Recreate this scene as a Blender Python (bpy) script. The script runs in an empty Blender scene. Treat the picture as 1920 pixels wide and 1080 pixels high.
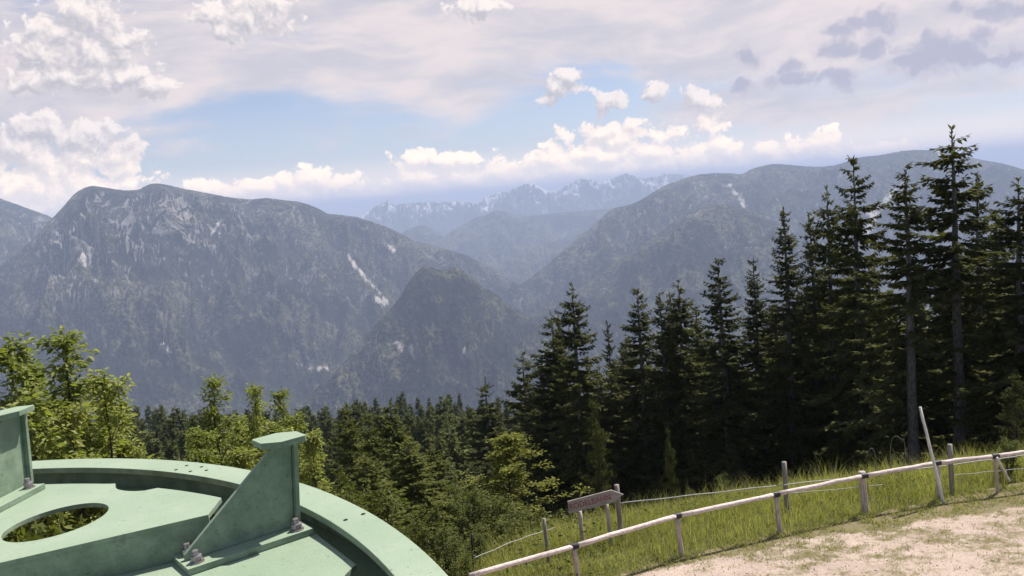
import bpy, bmesh, math, random
import numpy as np
from mathutils import Vector, Matrix

random.seed(7)
RNG = np.random.default_rng(11)
sc = bpy.context.scene
COL = sc.collection
R_ = math.radians

# ------------------------------------------------------------------ camera
F = 1663.0
PITCH, ROLL, CZ = R_(6.0), R_(4.6), 7.0
FW = np.array([0, math.cos(PITCH), -math.sin(PITCH)])
U0 = np.array([0, math.sin(PITCH), math.cos(PITCH)])
R0 = np.array([1.0, 0, 0])
RT = math.cos(ROLL) * R0 - math.sin(ROLL) * U0
UP = math.sin(ROLL) * R0 + math.cos(ROLL) * U0
CAM = np.array([0, 0, CZ])


def ray(x, y):
    return FW + RT * (x - 960) / F - UP * (y - 540) / F


def on_z(x, y, z=0.0):
    d = ray(x, y)
    return CAM + d * ((z - CZ) / d[2])


def at_dist(x, y, D):
    d = ray(x, y)
    return CAM + d * (D / math.hypot(d[0], d[1]))


def az_el(x, y):
    d = ray(x, y)
    return math.atan2(d[0], d[1]), d[2] / math.hypot(d[0], d[1])


cd = bpy.data.cameras.new('camera')
cd.sensor_width = 36.0
cd.lens = F / 1920 * 36.0
cd.clip_start, cd.clip_end = 0.05, 200000
cam = bpy.data.objects.new('camera', cd)
COL.objects.link(cam)
m = Matrix.Identity(4)
for i in range(3):
    m[i][0], m[i][1], m[i][2], m[i][3] = RT[i], UP[i], -FW[i], CAM[i]
cam.matrix_world = m
sc.camera = cam


# ------------------------------------------------------------------ helpers
def tag(o, label=None, cat=None, group=None, kind=None):
    if label: o['label'] = label
    if cat: o['category'] = cat
    if group: o['group'] = group
    if kind: o['kind'] = kind
    return o


def empty(name, loc=(0, 0, 0), rz=0.0):
    o = bpy.data.objects.new(name, None)
    COL.objects.link(o)
    o.location = loc
    o.rotation_euler = (0, 0, rz)
    o.empty_display_size = 0.2
    return o


def link(name, me, mat=None, parent=None):
    o = bpy.data.objects.new(name, me)
    COL.objects.link(o)
    if mat and not me.materials: me.materials.append(mat)
    if parent is not None: o.parent = parent
    return o


def np_mesh(name, V, quads=None, tris=None, smooth=False, attrs=None):
    """attrs: {name: (domain, type, array)}"""
    V = np.asarray(V, np.float32)
    me = bpy.data.meshes.new(name)
    me.vertices.add(len(V))
    me.vertices.foreach_set('co', V.ravel())
    loops, starts = [], []
    n = 0
    if quads is not None and len(quads):
        q = np.asarray(quads, np.int32); loops.append(q.ravel())
        starts.append(n + 4 * np.arange(len(q))); n += q.size
    if tris is not None and len(tris):
        t = np.asarray(tris, np.int32); loops.append(t.ravel())
        starts.append(n + 3 * np.arange(len(t))); n += t.size
    loops = np.concatenate(loops); starts = np.concatenate(starts).astype(np.int32)
    me.loops.add(len(loops)); me.loops.foreach_set('vertex_index', loops)
    me.polygons.add(len(starts)); me.polygons.foreach_set('loop_start', starts)
    me.update(calc_edges=True)
    me.polygons.foreach_set('use_smooth', np.full(len(starts), smooth))
    for k, (dom, ty, arr) in (attrs or {}).items():
        a = me.attributes.new(k, ty, dom)
        a.data.foreach_set('value' if ty == 'FLOAT' else 'color', np.asarray(arr, np.float32).ravel())
    me.validate()
    return me


def bm_obj(name, bm, mat, parent=None, bevel=0.0, smooth=False):
    bmesh.ops.recalc_face_normals(bm, faces=bm.faces)
    me = bpy.data.meshes.new(name)
    bm.to_mesh(me); bm.free()
    if smooth:
        for p in me.polygons: p.use_smooth = True
    o = link(name, me, mat, parent)
    if bevel:
        b = o.modifiers.new('bevel', 'BEVEL')
        b.width = bevel; b.segments = 2; b.limit_method = 'ANGLE'; b.angle_limit = R_(40)
    return o


def plate_bm(poly, z0, z1, holes=(), bm=None):
    """flat plate from an outline (and hole outlines), solid between z0 and z1"""
    bm = bm or bmesh.new()
    es = []
    for lp in [poly] + list(holes):
        vs = [bm.verts.new((p[0], p[1], z0)) for p in lp]
        for a, b in zip(vs, vs[1:] + vs[:1]): es.append(bm.edges.new((a, b)))
    r = bmesh.ops.triangle_fill(bm, use_beauty=True, use_dissolve=False, edges=es)
    fs = [g for g in r['geom'] if isinstance(g, bmesh.types.BMFace)]
    r = bmesh.ops.extrude_face_region(bm, geom=fs)
    vs = [g for g in r['geom'] if isinstance(g, bmesh.types.BMVert)]
    bmesh.ops.translate(bm, verts=vs, vec=(0, 0, z1 - z0))
    return bm


def tube_arrays(pts, rad, n=8, cap=True):
    """swept tube along pts with radii -> verts, quads, tris"""
    pts = np.asarray(pts, float); k = len(pts)
    rad = np.broadcast_to(np.asarray(rad, float), (k,))
    t = np.gradient(pts, axis=0)
    t /= np.linalg.norm(t, axis=1)[:, None] + 1e-9
    ref = np.array([0, 0, 1.0]) if abs(t[:, 2]).mean() < .8 else np.array([1.0, 0, 0])
    a = np.cross(t, ref); a /= np.linalg.norm(a, axis=1)[:, None] + 1e-9
    b = np.cross(t, a)
    th = np.arange(n) / n * 2 * math.pi
    V = pts[:, None] + rad[:, None, None] * (a[:, None] * np.cos(th)[None, :, None] + b[:, None] * np.sin(th)[None, :, None])
    V = V.reshape(-1, 3)
    i, j = np.meshgrid(np.arange(k - 1), np.arange(n), indexing='ij')
    q = np.stack([i * n + j, i * n + (j + 1) % n, (i + 1) * n + (j + 1) % n, (i + 1) * n + j], -1).reshape(-1, 4)
    tr = np.zeros((0, 3), int)
    if cap:
        V = np.vstack([V, pts[0], pts[-1]])
        c0, c1 = k * n, k * n + 1
        jj = np.arange(n)
        tr = np.vstack([np.stack([np.full(n, c0), (jj + 1) % n, jj], 1),
                        np.stack([np.full(n, c1), (k - 1) * n + jj, (k - 1) * n + (jj + 1) % n], 1)])
    return V, q, tr


class Acc:
    """collects arrays into one mesh"""
    def __init__(s): s.V, s.Q, s.T, s.n, s.A = [], [], [], 0, []
    def add(s, V, Q=None, T=None, tint=None):
        s.V.append(V)
        if Q is not None and len(Q): s.Q.append(np.asarray(Q) + s.n)
        if T is not None and len(T): s.T.append(np.asarray(T) + s.n)
        s.A.append(np.broadcast_to(np.asarray(.5 if tint is None else tint, float), (len(V),)))
        s.n += len(V)
    def mesh(s, name, smooth=False):
        return np_mesh(name, np.vstack(s.V), np.vstack(s.Q) if s.Q else None, np.vstack(s.T) if s.T else None, smooth,
                       {'tint': ('POINT', 'FLOAT', np.concatenate(s.A))})


# ------------------------------------------------------------------ noise (numpy)
def _hash(ix, iy, seed):
    h = (ix.astype(np.int64) * 374761393 + iy.astype(np.int64) * 668265263 + seed * 1442695041) & 0xffffffff
    h = ((h ^ (h >> 13)) * 1274126177) & 0xffffffff
    return ((h ^ (h >> 16)) & 0xffff) / 65535.0


def vnoise(x, y, seed=0):
    ix, iy = np.floor(x), np.floor(y)
    fx, fy = x - ix, y - iy
    ix, iy = ix.astype(np.int64), iy.astype(np.int64)
    def g(dx, dy):
        a = _hash(ix + dx, iy + dy, seed) * 2 * math.pi
        return np.cos(a) * (fx - dx) + np.sin(a) * (fy - dy)
    u = fx ** 3 * (fx * (fx * 6 - 15) + 10); v = fy ** 3 * (fy * (fy * 6 - 15) + 10)
    a = g(0, 0) * (1 - u) + g(1, 0) * u
    b = g(0, 1) * (1 - u) + g(1, 1) * u
    return (a * (1 - v) + b * v) * 1.5      # about -1..1


def fbm(x, y, o=5, seed=0, gain=.5, lac=2.03):
    s, a, n = 0, 1.0, 0
    for k in range(o):
        s = s + a * vnoise(x, y, seed + k * 17); n += a
        x, y, a = x * lac + 3.1, y * lac + 1.7, a * gain
    return s / n


def ridged(x, y, o=5, seed=0, gain=.55, lac=2.07):
    s, a, n = 0, 1.0, 0
    for k in range(o):
        s = s + a * (1 - np.abs(vnoise(x, y, seed + k * 13)) * 1.6); n += a
        x, y, a = x * lac + 5.2, y * lac + 2.3, a * gain
    return s / n


def sstep(a, b, x):
    t = np.clip((x - a) / (b - a), 0, 1)
    return t * t * (3 - 2 * t)


# ------------------------------------------------------------------ materials
class NT:
    def __init__(s, tree): s.t = tree; s.t.nodes.clear()
    def n(s, ty, **kw):
        nd = s.t.nodes.new(ty)
        for k, v in kw.items():
            if k.startswith('i_'):
                key = k[2:]
                key = int(key) if key.isdigit() else key.replace('_', ' ')
                s.put(nd.inputs[key], v)
            else: setattr(nd, k, v)
        return nd
    def put(s, inp, v):
        if isinstance(v, bpy.types.NodeSocket): s.t.links.new(v, inp)
        else: inp.default_value = v
    def m(s, op, a, b=0.0, c=0.0, clamp=False):
        nd = s.t.nodes.new('ShaderNodeMath'); nd.operation = op; nd.use_clamp = clamp
        for i, v in enumerate((a, b, c)):
            if i < len(nd.inputs): s.put(nd.inputs[i], v)
        return nd.outputs[0]
    def v(s, op, a, b=None, c=None):
        nd = s.t.nodes.new('ShaderNodeVectorMath'); nd.operation = op
        for i, x in enumerate((a, b, c)):
            if x is not None: s.put(nd.inputs[i], x)
        return nd.outputs['Value'] if op in ('DOT_PRODUCT', 'LENGTH') else nd.outputs[0]
    def mix(s, f, a, b, blend='MIX'):
        nd = s.t.nodes.new('ShaderNodeMix'); nd.data_type = 'RGBA'; nd.blend_type = blend; nd.clamp_factor = True
        s.put(nd.inputs['Factor'], f)
        s.put(nd.inputs[6], a if isinstance(a, bpy.types.NodeSocket) else (*a, 1))
        s.put(nd.inputs[7], b if isinstance(b, bpy.types.NodeSocket) else (*b, 1))
        return nd.outputs[2]
    def ss(s, x, a, b, lo=0.0, hi=1.0):
        nd = s.t.nodes.new('ShaderNodeMapRange'); nd.interpolation_type = 'SMOOTHSTEP'
        s.put(nd.inputs[0], x); nd.inputs[1].default_value = a; nd.inputs[2].default_value = b
        nd.inputs[3].default_value = lo; nd.inputs[4].default_value = hi
        return nd.outputs[0]
    def noise(s, vec, scale, detail=5, rough=.55, dist=0.0, dims='3D'):
        nd = s.t.nodes.new('ShaderNodeTexNoise'); nd.noise_dimensions = dims
        s.put(nd.inputs['Vector'], vec); nd.inputs['Scale'].default_value = scale
        nd.inputs['Detail'].default_value = detail; nd.inputs['Roughness'].default_value = rough
        nd.inputs['Distortion'].default_value = dist
        return nd.outputs['Fac']


def mat(name):
    mt = bpy.data.materials.new(name); mt.use_nodes = True
    return mt, NT(mt.node_tree)


def finish(t, shader, bump=None):
    o = t.n('ShaderNodeOutputMaterial'); t.t.links.new(shader, o.inputs['Surface'])


def principled(t, col, rough=.8, normal=None, spec=.3, metal=0.0):
    p = t.n('ShaderNodeBsdfPrincipled')
    t.put(p.inputs['Base Color'], col if isinstance(col, bpy.types.NodeSocket) else (*col, 1))
    t.put(p.inputs['Roughness'], rough)
    p.inputs['Specular IOR Level'].default_value = spec
    p.inputs['Metallic'].default_value = metal
    if normal is not None: t.put(p.inputs['Normal'], normal)
    return p.outputs[0]


def bump(t, h, strength=.3, dist=.02):
    b = t.n('ShaderNodeBump'); b.inputs['Strength'].default_value = strength; b.inputs['Distance'].default_value = dist
    t.put(b.inputs['Height'], h)
    return b.outputs[0]


def leaf_mat(name, ca, cb, trans, tcol_mul=(1.3, 1.5, .5), rough=.5, spec=.25):
    """foliage: colour varies from leaf to leaf, light also passes through"""
    mt, t = mat(name)
    a = t.n('ShaderNodeAttribute', attribute_name='tint').outputs['Fac']
    oi = t.n('ShaderNodeObjectInfo').outputs['Random']
    f = t.m('ADD', a, t.m('MULTIPLY', t.m('SUBTRACT', oi, .5), .35))
    col = t.mix(f, ca, cb)
    p = principled(t, col, rough, spec=spec)
    tr = t.n('ShaderNodeBsdfTranslucent')
    tc = t.mix(1.0, col, tcol_mul, 'MULTIPLY')
    t.put(tr.inputs['Color'], tc)
    ms = t.n('ShaderNodeMixShader'); ms.inputs[0].default_value = trans
    t.t.links.new(p, ms.inputs[1]); t.t.links.new(tr.outputs[0], ms.inputs[2])
    finish(t, ms.outputs[0])
    return mt


M = {}
M['needle'] = leaf_mat('needle', (.042, .050, .020), (.14, .138, .052), .3, (1.25, 1.3, .45), .85, .04)
M['needle_far'] = leaf_mat('needle_far', (.045, .058, .018), (.15, .16, .055), .25, (1.2, 1.3, .5), .85, .04)
M['larch'] = leaf_mat('larch', (.06, .072, .018), (.18, .185, .05), .35, (1.3, 1.4, .5), .8, .08)
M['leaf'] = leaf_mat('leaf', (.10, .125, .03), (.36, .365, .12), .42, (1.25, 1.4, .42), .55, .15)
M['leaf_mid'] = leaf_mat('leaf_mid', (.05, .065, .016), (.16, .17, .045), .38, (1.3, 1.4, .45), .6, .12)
M['leaf_shaded'] = leaf_mat('leaf_shaded', (.035, .042, .014), (.105, .105, .036), .33, (1.3, 1.4, .45), .7, .08)  # leaf colour with the wood's shade painted in, for saplings at its edge
M['beech'] = leaf_mat('beech', (.10, .12, .02), (.33, .31, .07), .42, (1.4, 1.45, .4), .55, .15)
M['grass'] = leaf_mat('grass', (.17, .185, .06), (.47, .44, .21), .42, (1.25, 1.3, .5), .7, .1)
M['dry'] = leaf_mat('dry', (.10, .05, .03), (.20, .11, .06), .2, (1.2, 1.0, .7))


def bark(name, a, b):
    mt, t = mat(name)
    g = t.n('ShaderNodeTexCoord').outputs['Object']
    mp = t.n('ShaderNodeMapping'); mp.inputs['Scale'].default_value = (1, 1, .25)
    t.put(mp.inputs[0], g)
    n = t.noise(mp.outputs[0], 18, 6, .65)
    finish(t, principled(t, t.mix(t.ss(n, .3, .7), a, b), .9, bump(t, n, .6, .03), .1))
    return mt


M['bark'] = bark('bark', (.07, .062, .058), (.19, .17, .158))
M['twig'] = bark('twig', (.03, .022, .016), (.09, .07, .05))


def wood(name, a, b, grain=(1, 1, 1), scale=30, rough=.75):
    mt, t = mat(name)
    g = t.n('ShaderNodeTexCoord').outputs['Object']
    mp = t.n('ShaderNodeMapping'); mp.inputs['Scale'].default_value = grain
    t.put(mp.inputs[0], g)
    n = t.noise(mp.outputs[0], scale, 6, .6)
    n2 = t.noise(g, 2.3, 4, .6)
    c = t.mix(t.ss(n, .3, .72), a, b)
    c = t.mix(t.ss(n2, .55, .8, 0, .6), c, tuple(x * .55 for x in a))
    finish(t, principled(t, c, rough, bump(t, n, .5, .004), .2))
    return mt


M['rail_wood'] = wood('rail_wood', (.42, .335, .30), (.74, .635, .585), (.12, 1, 1), 40)
M['post_wood'] = wood('post_wood', (.30, .235, .20), (.58, .48, .41), (1, 1, .1), 40)
M['grey_wood'] = wood('grey_wood', (.15, .13, .11), (.33, .29, .25), (1, 1, .1), 40)
M['pole_wood'] = wood('pole_wood', (.46, .42, .385), (.74, .69, .64), (1, 1, .1), 40)
M['board'] = wood('board', (.27, .225, .20), (.42, .36, .325), (.08, 1, 1), 50)
M['red_paint'] = wood('red_paint', (.22, .03, .035), (.34, .08, .08), (1, 1, 1), 60)
M['iron'] = wood('iron', (.02, .02, .022), (.05, .045, .045), (1, 1, 1), 30, .5)
M['wire'] = wood('wire', (.28, .27, .26), (.45, .44, .42), (1, 1, 1), 30, .45)

# weathered green paint of the cable wheel
mt, t = mat('green_paint'); M['green_paint'] = mt
g = t.n('ShaderNodeTexCoord').outputs['Object']
n1 = t.noise(g, 3.0, 6, .6); n2 = t.noise(g, 60, 4, .6); n3 = t.noise(g, 16, 5, .7); n4 = t.noise(g, 260, 2, .5)
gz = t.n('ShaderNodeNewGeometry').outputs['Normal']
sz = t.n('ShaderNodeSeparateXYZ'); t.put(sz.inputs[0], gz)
steep = t.ss(t.m('ABSOLUTE', sz.outputs[2]), .85, .3)              # upright plates: grime mottling, plus shade painted in to deepen their sides
n5 = t.noise(g, 7, 6, .72); n6 = t.noise(g, 420, 2, .5)
c = t.mix(t.ss(n1, .3, .7), (.25, .328, .222), (.318, .385, .278))
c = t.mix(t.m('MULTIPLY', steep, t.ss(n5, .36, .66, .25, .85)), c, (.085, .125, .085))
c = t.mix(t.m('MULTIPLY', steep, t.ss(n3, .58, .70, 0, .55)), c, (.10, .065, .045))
c = t.mix(t.ss(n3, .54, .78, 0, .5), c, (.15, .19, .13))
c = t.mix(t.ss(n2, .64, .72, 0, .75), c, (.085, .075, .05))
c = t.mix(t.ss(n4, .35, .65, 0, .30), c, (.15, .21, .14))
c = t.mix(t.ss(n6, .62, .70, 0, .5), c, (.34, .38, .31))
finish(t, principled(t, c, t.ss(n3, .3, .7, .38, .62), bump(t, n2, .12, .002), .4))
mt, t = mat('dark_hole'); M['dark_hole'] = mt
finish(t, principled(t, (.012, .012, .010), .9))
mt, t = mat('zinc'); M['zinc'] = mt
g = t.n('ShaderNodeTexCoord').outputs['Object']
n1 = t.noise(g, 90, 4, .6)
finish(t, principled(t, t.mix(t.ss(n1, .4, .7), (.34, .31, .33), (.17, .13, .12)), .42, None, .5, .6))

# gravel of the track, with trodden grass patches where the 'patch' attribute says so
mt, t = mat('gravel'); M['gravel'] = mt
g = t.n('ShaderNodeTexCoord').outputs['Object']
pa = t.n('ShaderNodeAttribute', attribute_name='patch').outputs['Fac']
n1 = t.noise(g, .9, 6, .6); n2 = t.noise(g, 38, 5, .75); n3 = t.noise(g, 9, 5, .65)
c = t.mix(t.ss(n1, .3, .7), (.41, .318, .262), (.50, .395, .33))
c = t.mix(t.ss(n2, .42, .64, 0, .65), c, (.23, .175, .145))
c = t.mix(t.ss(n3, .55, .75, 0, .4), c, (.36, .27, .20))
gr = t.mix(t.ss(n2, .3, .7), (.12, .105, .045), (.19, .16, .08))
pf = t.ss(t.m('ADD', pa, t.m('MULTIPLY', t.m('SUBTRACT', n3, .5), 1.1)), .30, .78, 0, .88)
c = t.mix(pf, c, gr)
finish(t, principled(t, c, .95, bump(t, t.m('ADD', n2, n3), .5, .03), .1))

# ground sheet
mt, t = mat('soil'); M['soil'] = mt
g = t.n('ShaderNodeTexCoord').outputs['Object']
n1 = t.noise(g, .35, 6, .6); n2 = t.noise(g, 7, 5, .65)
c = t.mix(t.ss(n1, .35, .65), (.075, .08, .03), (.11, .115, .045))
c = t.mix(t.ss(n2, .4, .7, 0, .7), c, (.04, .035, .02))
finish(t, principled(t, c, .95, bump(t, n2, .6, .06), .1))


def mountain_mat(name, f1, f2, rk1, rk2, s_tree, s_patch):
    mt, t = mat(name)
    g = t.n('ShaderNodeTexCoord').outputs['Object']
    rk = t.n('ShaderNodeAttribute', attribute_name='rock').outputs['Fac']
    n1 = t.noise(g, s_tree * 1.7, 4, .75); n2 = t.noise(g, s_patch, 6, .6); n3 = t.noise(g, s_tree * .35, 5, .65)
    n6 = t.noise(g, s_patch * 4.2, 5, .62)
    c = t.mix(t.ss(t.m('MULTIPLY_ADD', t.m('SUBTRACT', n6, .5), .9, n2), .40, .62), f1, f2)
    c = t.mix(t.ss(n1, .42, .56, 0, .95), c, tuple(x * .15 for x in f1))
    rc = t.mix(t.ss(rk, .85, 1.2), t.mix(t.ss(n3, .3, .7), rk1, rk2), (.58, .53, .48))
    f = t.ss(t.m('ADD', rk, t.m('MULTIPLY', t.m('SUBTRACT', n1, .5), .9)), .42, .62)
    c = t.mix(t.m('MULTIPLY', f, .95), c, rc)
    finish(t, principled(t, c, .95, bump(t, n1, 1.0, 22), .05))
    return mt


# ------------------------------------------------------------------ light and render settings
SUN_AZ, SUN_EL = R_(50), R_(58)          # azimuth from +Y towards +X
sun = bpy.data.lights.new('sun', 'SUN')
sun.energy = 5.0; sun.angle = R_(.5); sun.color = (1.0, .955, .88)
so = bpy.data.objects.new('sun', sun); COL.objects.link(so)
sd = Vector((math.sin(SUN_AZ) * math.cos(SUN_EL), math.cos(SUN_AZ) * math.cos(SUN_EL), math.sin(SUN_EL)))
so.rotation_euler = sd.to_track_quat('Z', 'Y').to_euler()
so.location = (40, 40, 120)

sc.view_settings.view_transform = 'Standard'
sc.view_settings.look = 'None'
sc.view_settings.exposure = 0.6
sc.view_settings.gamma = 1.0
sc.cycles.use_denoising = True
sc.cycles.max_bounces = 6
sc.cycles.diffuse_bounces = 3
sc.cycles.transmission_bounces = 4
sc.cycles.volume_bounces = 0
sc.cycles.use_adaptive_sampling = True
sc.cycles.adaptive_threshold = .01
sc.cycles.sample_clamp_indirect = 5

# ------------------------------------------------------------------ sky: Nishita sky with procedural clouds laid out by compass direction
world = bpy.data.worlds.new('World'); sc.world = world; world.use_nodes = True
world.cycles.sampling_method = 'MANUAL'; world.cycles.sample_map_resolution = 256
t = NT(world.node_tree)
dirv = t.n('ShaderNodeTexCoord').outputs['Generated']
sep = t.n('ShaderNodeSeparateXYZ'); t.put(sep.inputs[0], dirv)
dx, dy, dz = sep.outputs
D2 = 180 / math.pi
az = t.m('MULTIPLY', t.m('ARCTAN2', dx, dy), D2)
el = t.m('MULTIPLY', t.m('ARCSINE', dz), D2)
cmb = t.n('ShaderNodeCombineXYZ'); t.put(cmb.inputs[0], az); t.put(cmb.inputs[1], el)
P0 = cmb.outputs[0]
sky = t.n('ShaderNodeTexSky'); sky.sky_type = 'NISHITA'; sky.sun_disc = False
sky.sun_elevation = SUN_EL; sky.sun_rotation = SUN_AZ
sky.altitude = 1400; sky.air_density = 1.0; sky.dust_density = 1.5; sky.ozone_density = 1.0


def azel_deg(x, y):
    a, e = az_el(x, y)
    return math.degrees(a), math.degrees(math.atan(e))


PXD = F * math.pi / 180          # pixels per degree (about 29)


CLASSES = [(128, 60), (126, 31), (92, 55), (74, 43), (72, 25), (48, 30), (30, 23), (17, 10)]


def blob_field(p, blobs):
    """1 at a blob's centre, 0 on its outline; blobs of one size class share one scaled copy of p"""
    out = None
    for (w, h) in CLASSES:
        mine = [b for b in blobs if min(CLASSES, key=lambda c: abs(math.log(c[0] / b[2])) + abs(math.log(c[1] / b[3]))) == (w, h)]
        if not mine: continue
        q = t.v('MULTIPLY', p, (PXD / w, PXD / h, 0))
        for (x, y, _, _) in mine:
            a, e = azel_deg(x, y)
            nd = t.n('ShaderNodeVectorMath', operation='DISTANCE')
            t.put(nd.inputs[0], q); nd.inputs[1].default_value = (a * PXD / w, e * PXD / h, 0)
            out = nd.outputs['Value'] if out is None else t.m('MINIMUM', out, nd.outputs['Value'])
    return t.m('SUBTRACT', 1.0, out)


def noise2(p, sx, sy, detail, rough=.58):
    return t.noise(t.v('MULTIPLY', p, (sx, sy, 0)), 1.0, detail, rough, dims='2D')


def warp(p, sx, sy, amt, detail=4):
    nd = t.n('ShaderNodeTexNoise', noise_dimensions='2D'); nd.inputs['Scale'].default_value = 1; nd.inputs['Detail'].default_value = detail
    t.put(nd.inputs['Vector'], t.v('MULTIPLY', p, (sx, sy, 0)))
    o = t.v('SUBTRACT', nd.outputs['Color'], (.5, .5, .5))
    return t.v('ADD', p, t.v('MULTIPLY', o, (amt, amt, 0)))


def puff(p, blobs, w0, amp, sc_):
    pw = warp(p, .55, .55, w0, 2)
    fld = t.m('MAXIMUM', blob_field(pw, blobs), -1.2)
    n = noise2(pw, sc_ * 1.1, sc_ * 1.4, 7, .56)
    vo = t.n('ShaderNodeTexVoronoi', voronoi_dimensions='2D', feature='F1')
    vo.inputs['Scale'].default_value = sc_ * 1.9
    vo.inputs['Detail'].default_value = 3.0; vo.inputs['Roughness'].default_value = .62
    t.put(vo.inputs['Vector'], warp(pw, 1.4, 1.4, .55, 2))
    f = t.m('MULTIPLY_ADD', t.m('SUBTRACT', n, .5), amp, fld)
    return t.m('MULTIPLY_ADD', t.m('SUBTRACT', .5, vo.outputs['Distance']), amp * .34, f)


# big heaps on the left
heaps = [(45, 275, 66, 38), (88, 238, 42, 26), (60, 245, 42, 26), (150, 262, 66, 38), (190, 252, 42, 26), (215, 290, 66, 38), (85, 310, 120, 56), (225, 320, 42, 26), (40, 355, 120, 56), (180, 350, 120, 28), (235, 345, 42, 26)]
topl = [(110, 55, 66, 38), (165, 35, 84, 50), (75, 85, 66, 38), (150, 105, 120, 56), (235, 140, 66, 38), (285, 160, 42, 26), (110, 145, 120, 28), (215, 70, 42, 26)]
top2 = [(440, 30, 105, 38), (500, 22, 80, 34), (395, 25, 50, 28), (425, 55, 50, 20), (900, 14, 55, 20)]
horizon_row = [(930, 345, 120, 28), (1060, 320, 120, 28), (1190, 310, 120, 28), (1310, 310, 120, 28), (1430, 305, 64, 21), (1530, 290, 64, 21), (640, 345, 64, 21), (500, 350, 64, 21), (850, 300, 64, 21), (1150, 262, 64, 21), (395, 352, 60, 20), (450, 362, 60, 22), (540, 340, 70, 26), (600, 335, 55, 28), (640, 360, 80, 26), (560, 368, 120, 26), (790, 300, 75, 24), (860, 302, 80, 22), (780, 330, 60, 24),
               (960, 320, 110, 28), (1000, 310, 60, 24), (880, 345, 120, 24), (700, 375, 110, 22), (1040, 275, 38, 22), (1065, 255, 22, 16), (1130, 245, 55, 20), (1190, 228, 34, 24), (1240, 250, 60, 20), (1330, 232, 45, 18),
               (1140, 290, 120, 26), (1220, 285, 90, 26), (1300, 295, 80, 26), (1360, 280, 45, 20), (1120, 320, 150, 22), (1435, 278, 20, 22), (1490, 275, 45, 24), (1540, 268, 45, 24), (1470, 300, 120, 22), (1650, 285, 80, 14), (1030, 300, 60, 22)]
midc = [(1050, 160, 44, 34), (1030, 185, 30, 24), (1068, 140, 24, 20), (1145, 192, 48, 22), (1225, 172, 34, 15), (1320, 185, 45, 22)]
dark = [(1740, 90, 66, 44), (1735, 65, 30, 22), (1700, 118, 70, 26), (1800, 110, 60, 36), (1850, 60, 30, 70), (1880, 20, 80, 30), (1580, 95, 70, 20), (1640, 95, 50, 18), (1490, 150, 90, 26), (1480, 125, 40, 24), (1395, 110, 34, 24), (1395, 165, 26, 30), (1560, 150, 70, 14), (1650, 40, 50, 16), (1780, 12, 40, 20), (1900, 110, 60, 26), (1610, 45, 60, 16)]

S = 9.6
W = lambda r, g, b: (r * S, g * S, b * S)
veil_p = warp(P0, .06, .12, 4.0, 3)
veil_n = noise2(veil_p, .055, .21, 7, .58)
# more veil high up and to the right
bias = t.m('ADD', t.ss(el, 1.5, 9.5, -.16, .30), t.ss(az, -6, 22, -.02, .17))
veil = t.ss(t.m('ADD', veil_n, bias), .46, .70)
veil_c = t.mix(t.ss(noise2(veil_p, .12, .5, 6, .6), .32, .68), W(.46, .44, .48), W(.64, .56, .54))
low = t.ss(el, -2, 9, 1, 0)
sky_c = t.mix(t.m('MULTIPLY', low, .6), t.mix(1.0, sky.outputs[0], (.78, .74, .80), 'MULTIPLY'), W(.50, .52, .58))
cur = t.mix(t.m('MULTIPLY', veil, .93), sky_c, veil_c)
cur = t.mix(t.ss(el, -.3, 3.4, .92, 0), cur, W(1.32, 1.06, .84))
fd = puff(P0, dark, 1.4, 1.2, .42)
cur = t.mix(t.ss(fd, -.35, .6, 0, .88), cur, t.mix(t.ss(fd, -.1, .6), W(.52, .47, .51), W(.335, .335, .42)))
lit_b = heaps + topl + top2 + horizon_row + midc
f0 = t.m('ADD', puff(P0, lit_b, .9, 1.5, .56), .10)
f1 = t.m('ADD', puff(t.v('ADD', P0, (.28, .55, 0)), lit_b, .9, 1.5, .56), .10)
light = t.ss(t.m('SUBTRACT', f0, f1), -.55, .80)
hi = t.ss(el, 1.2, 5.5)
lit_c = t.mix(hi, W(1.3, 1.04, .76), W(.76, .68, .64))
shd_c = t.mix(hi, W(.86, .74, .66), W(.40, .385, .42))
cur = t.mix(t.ss(f0, .0, .30, 0, .96), cur, t.mix(light, shd_c, lit_c))
bg = t.n('ShaderNodeBackground'); t.put(bg.inputs['Color'], cur); bg.inputs['Strength'].default_value = .1
# the rest of the sky dome: the same sky with an even thin veil, its strength tuned for shade and fill
bg2 = t.n('ShaderNodeBackground'); t.put(bg2.inputs['Color'], t.mix(.2, sky.outputs[0], W(.6, .54, .57))); bg2.inputs['Strength'].default_value = .085
inside = t.m('MULTIPLY', t.m('LESS_THAN', t.m('ABSOLUTE', az), 50.0), t.m('MULTIPLY', t.m('GREATER_THAN', el, -4.0), t.m('LESS_THAN', el, 34.0)))
msw = t.n('ShaderNodeMixShader'); t.put(msw.inputs[0], inside)
t.t.links.new(bg2.outputs[0], msw.inputs[1]); t.t.links.new(bg.outputs[0], msw.inputs[2])
wo = t.n('ShaderNodeOutputWorld'); t.t.links.new(msw.outputs[0], wo.inputs['Surface'])

# ------------------------------------------------------------------ the air: one even haze box
bm = bmesh.new()
bmesh.ops.create_cube(bm, size=1.0)
for v in bm.verts:
    v.co = ((v.co.x) * 110000, (v.co.y) * 110000, -806 if v.co.z < 0 else 300)
mt = bpy.data.materials.new('air'); mt.use_nodes = True; M['air'] = mt
t = NT(mt.node_tree)
pv = t.n('ShaderNodeVolumePrincipled')
pv.inputs['Color'].default_value = (.63, .735, 1.0, 1)
pv.inputs['Density'].default_value = 1.0e-4
pv.inputs['Anisotropy'].default_value = 0.0
o_ = t.n('ShaderNodeOutputMaterial'); t.t.links.new(pv.outputs[0], o_.inputs['Volume'])
hz = bm_obj('haze', bm, mt)
tag(hz, kind='stuff')


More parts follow.
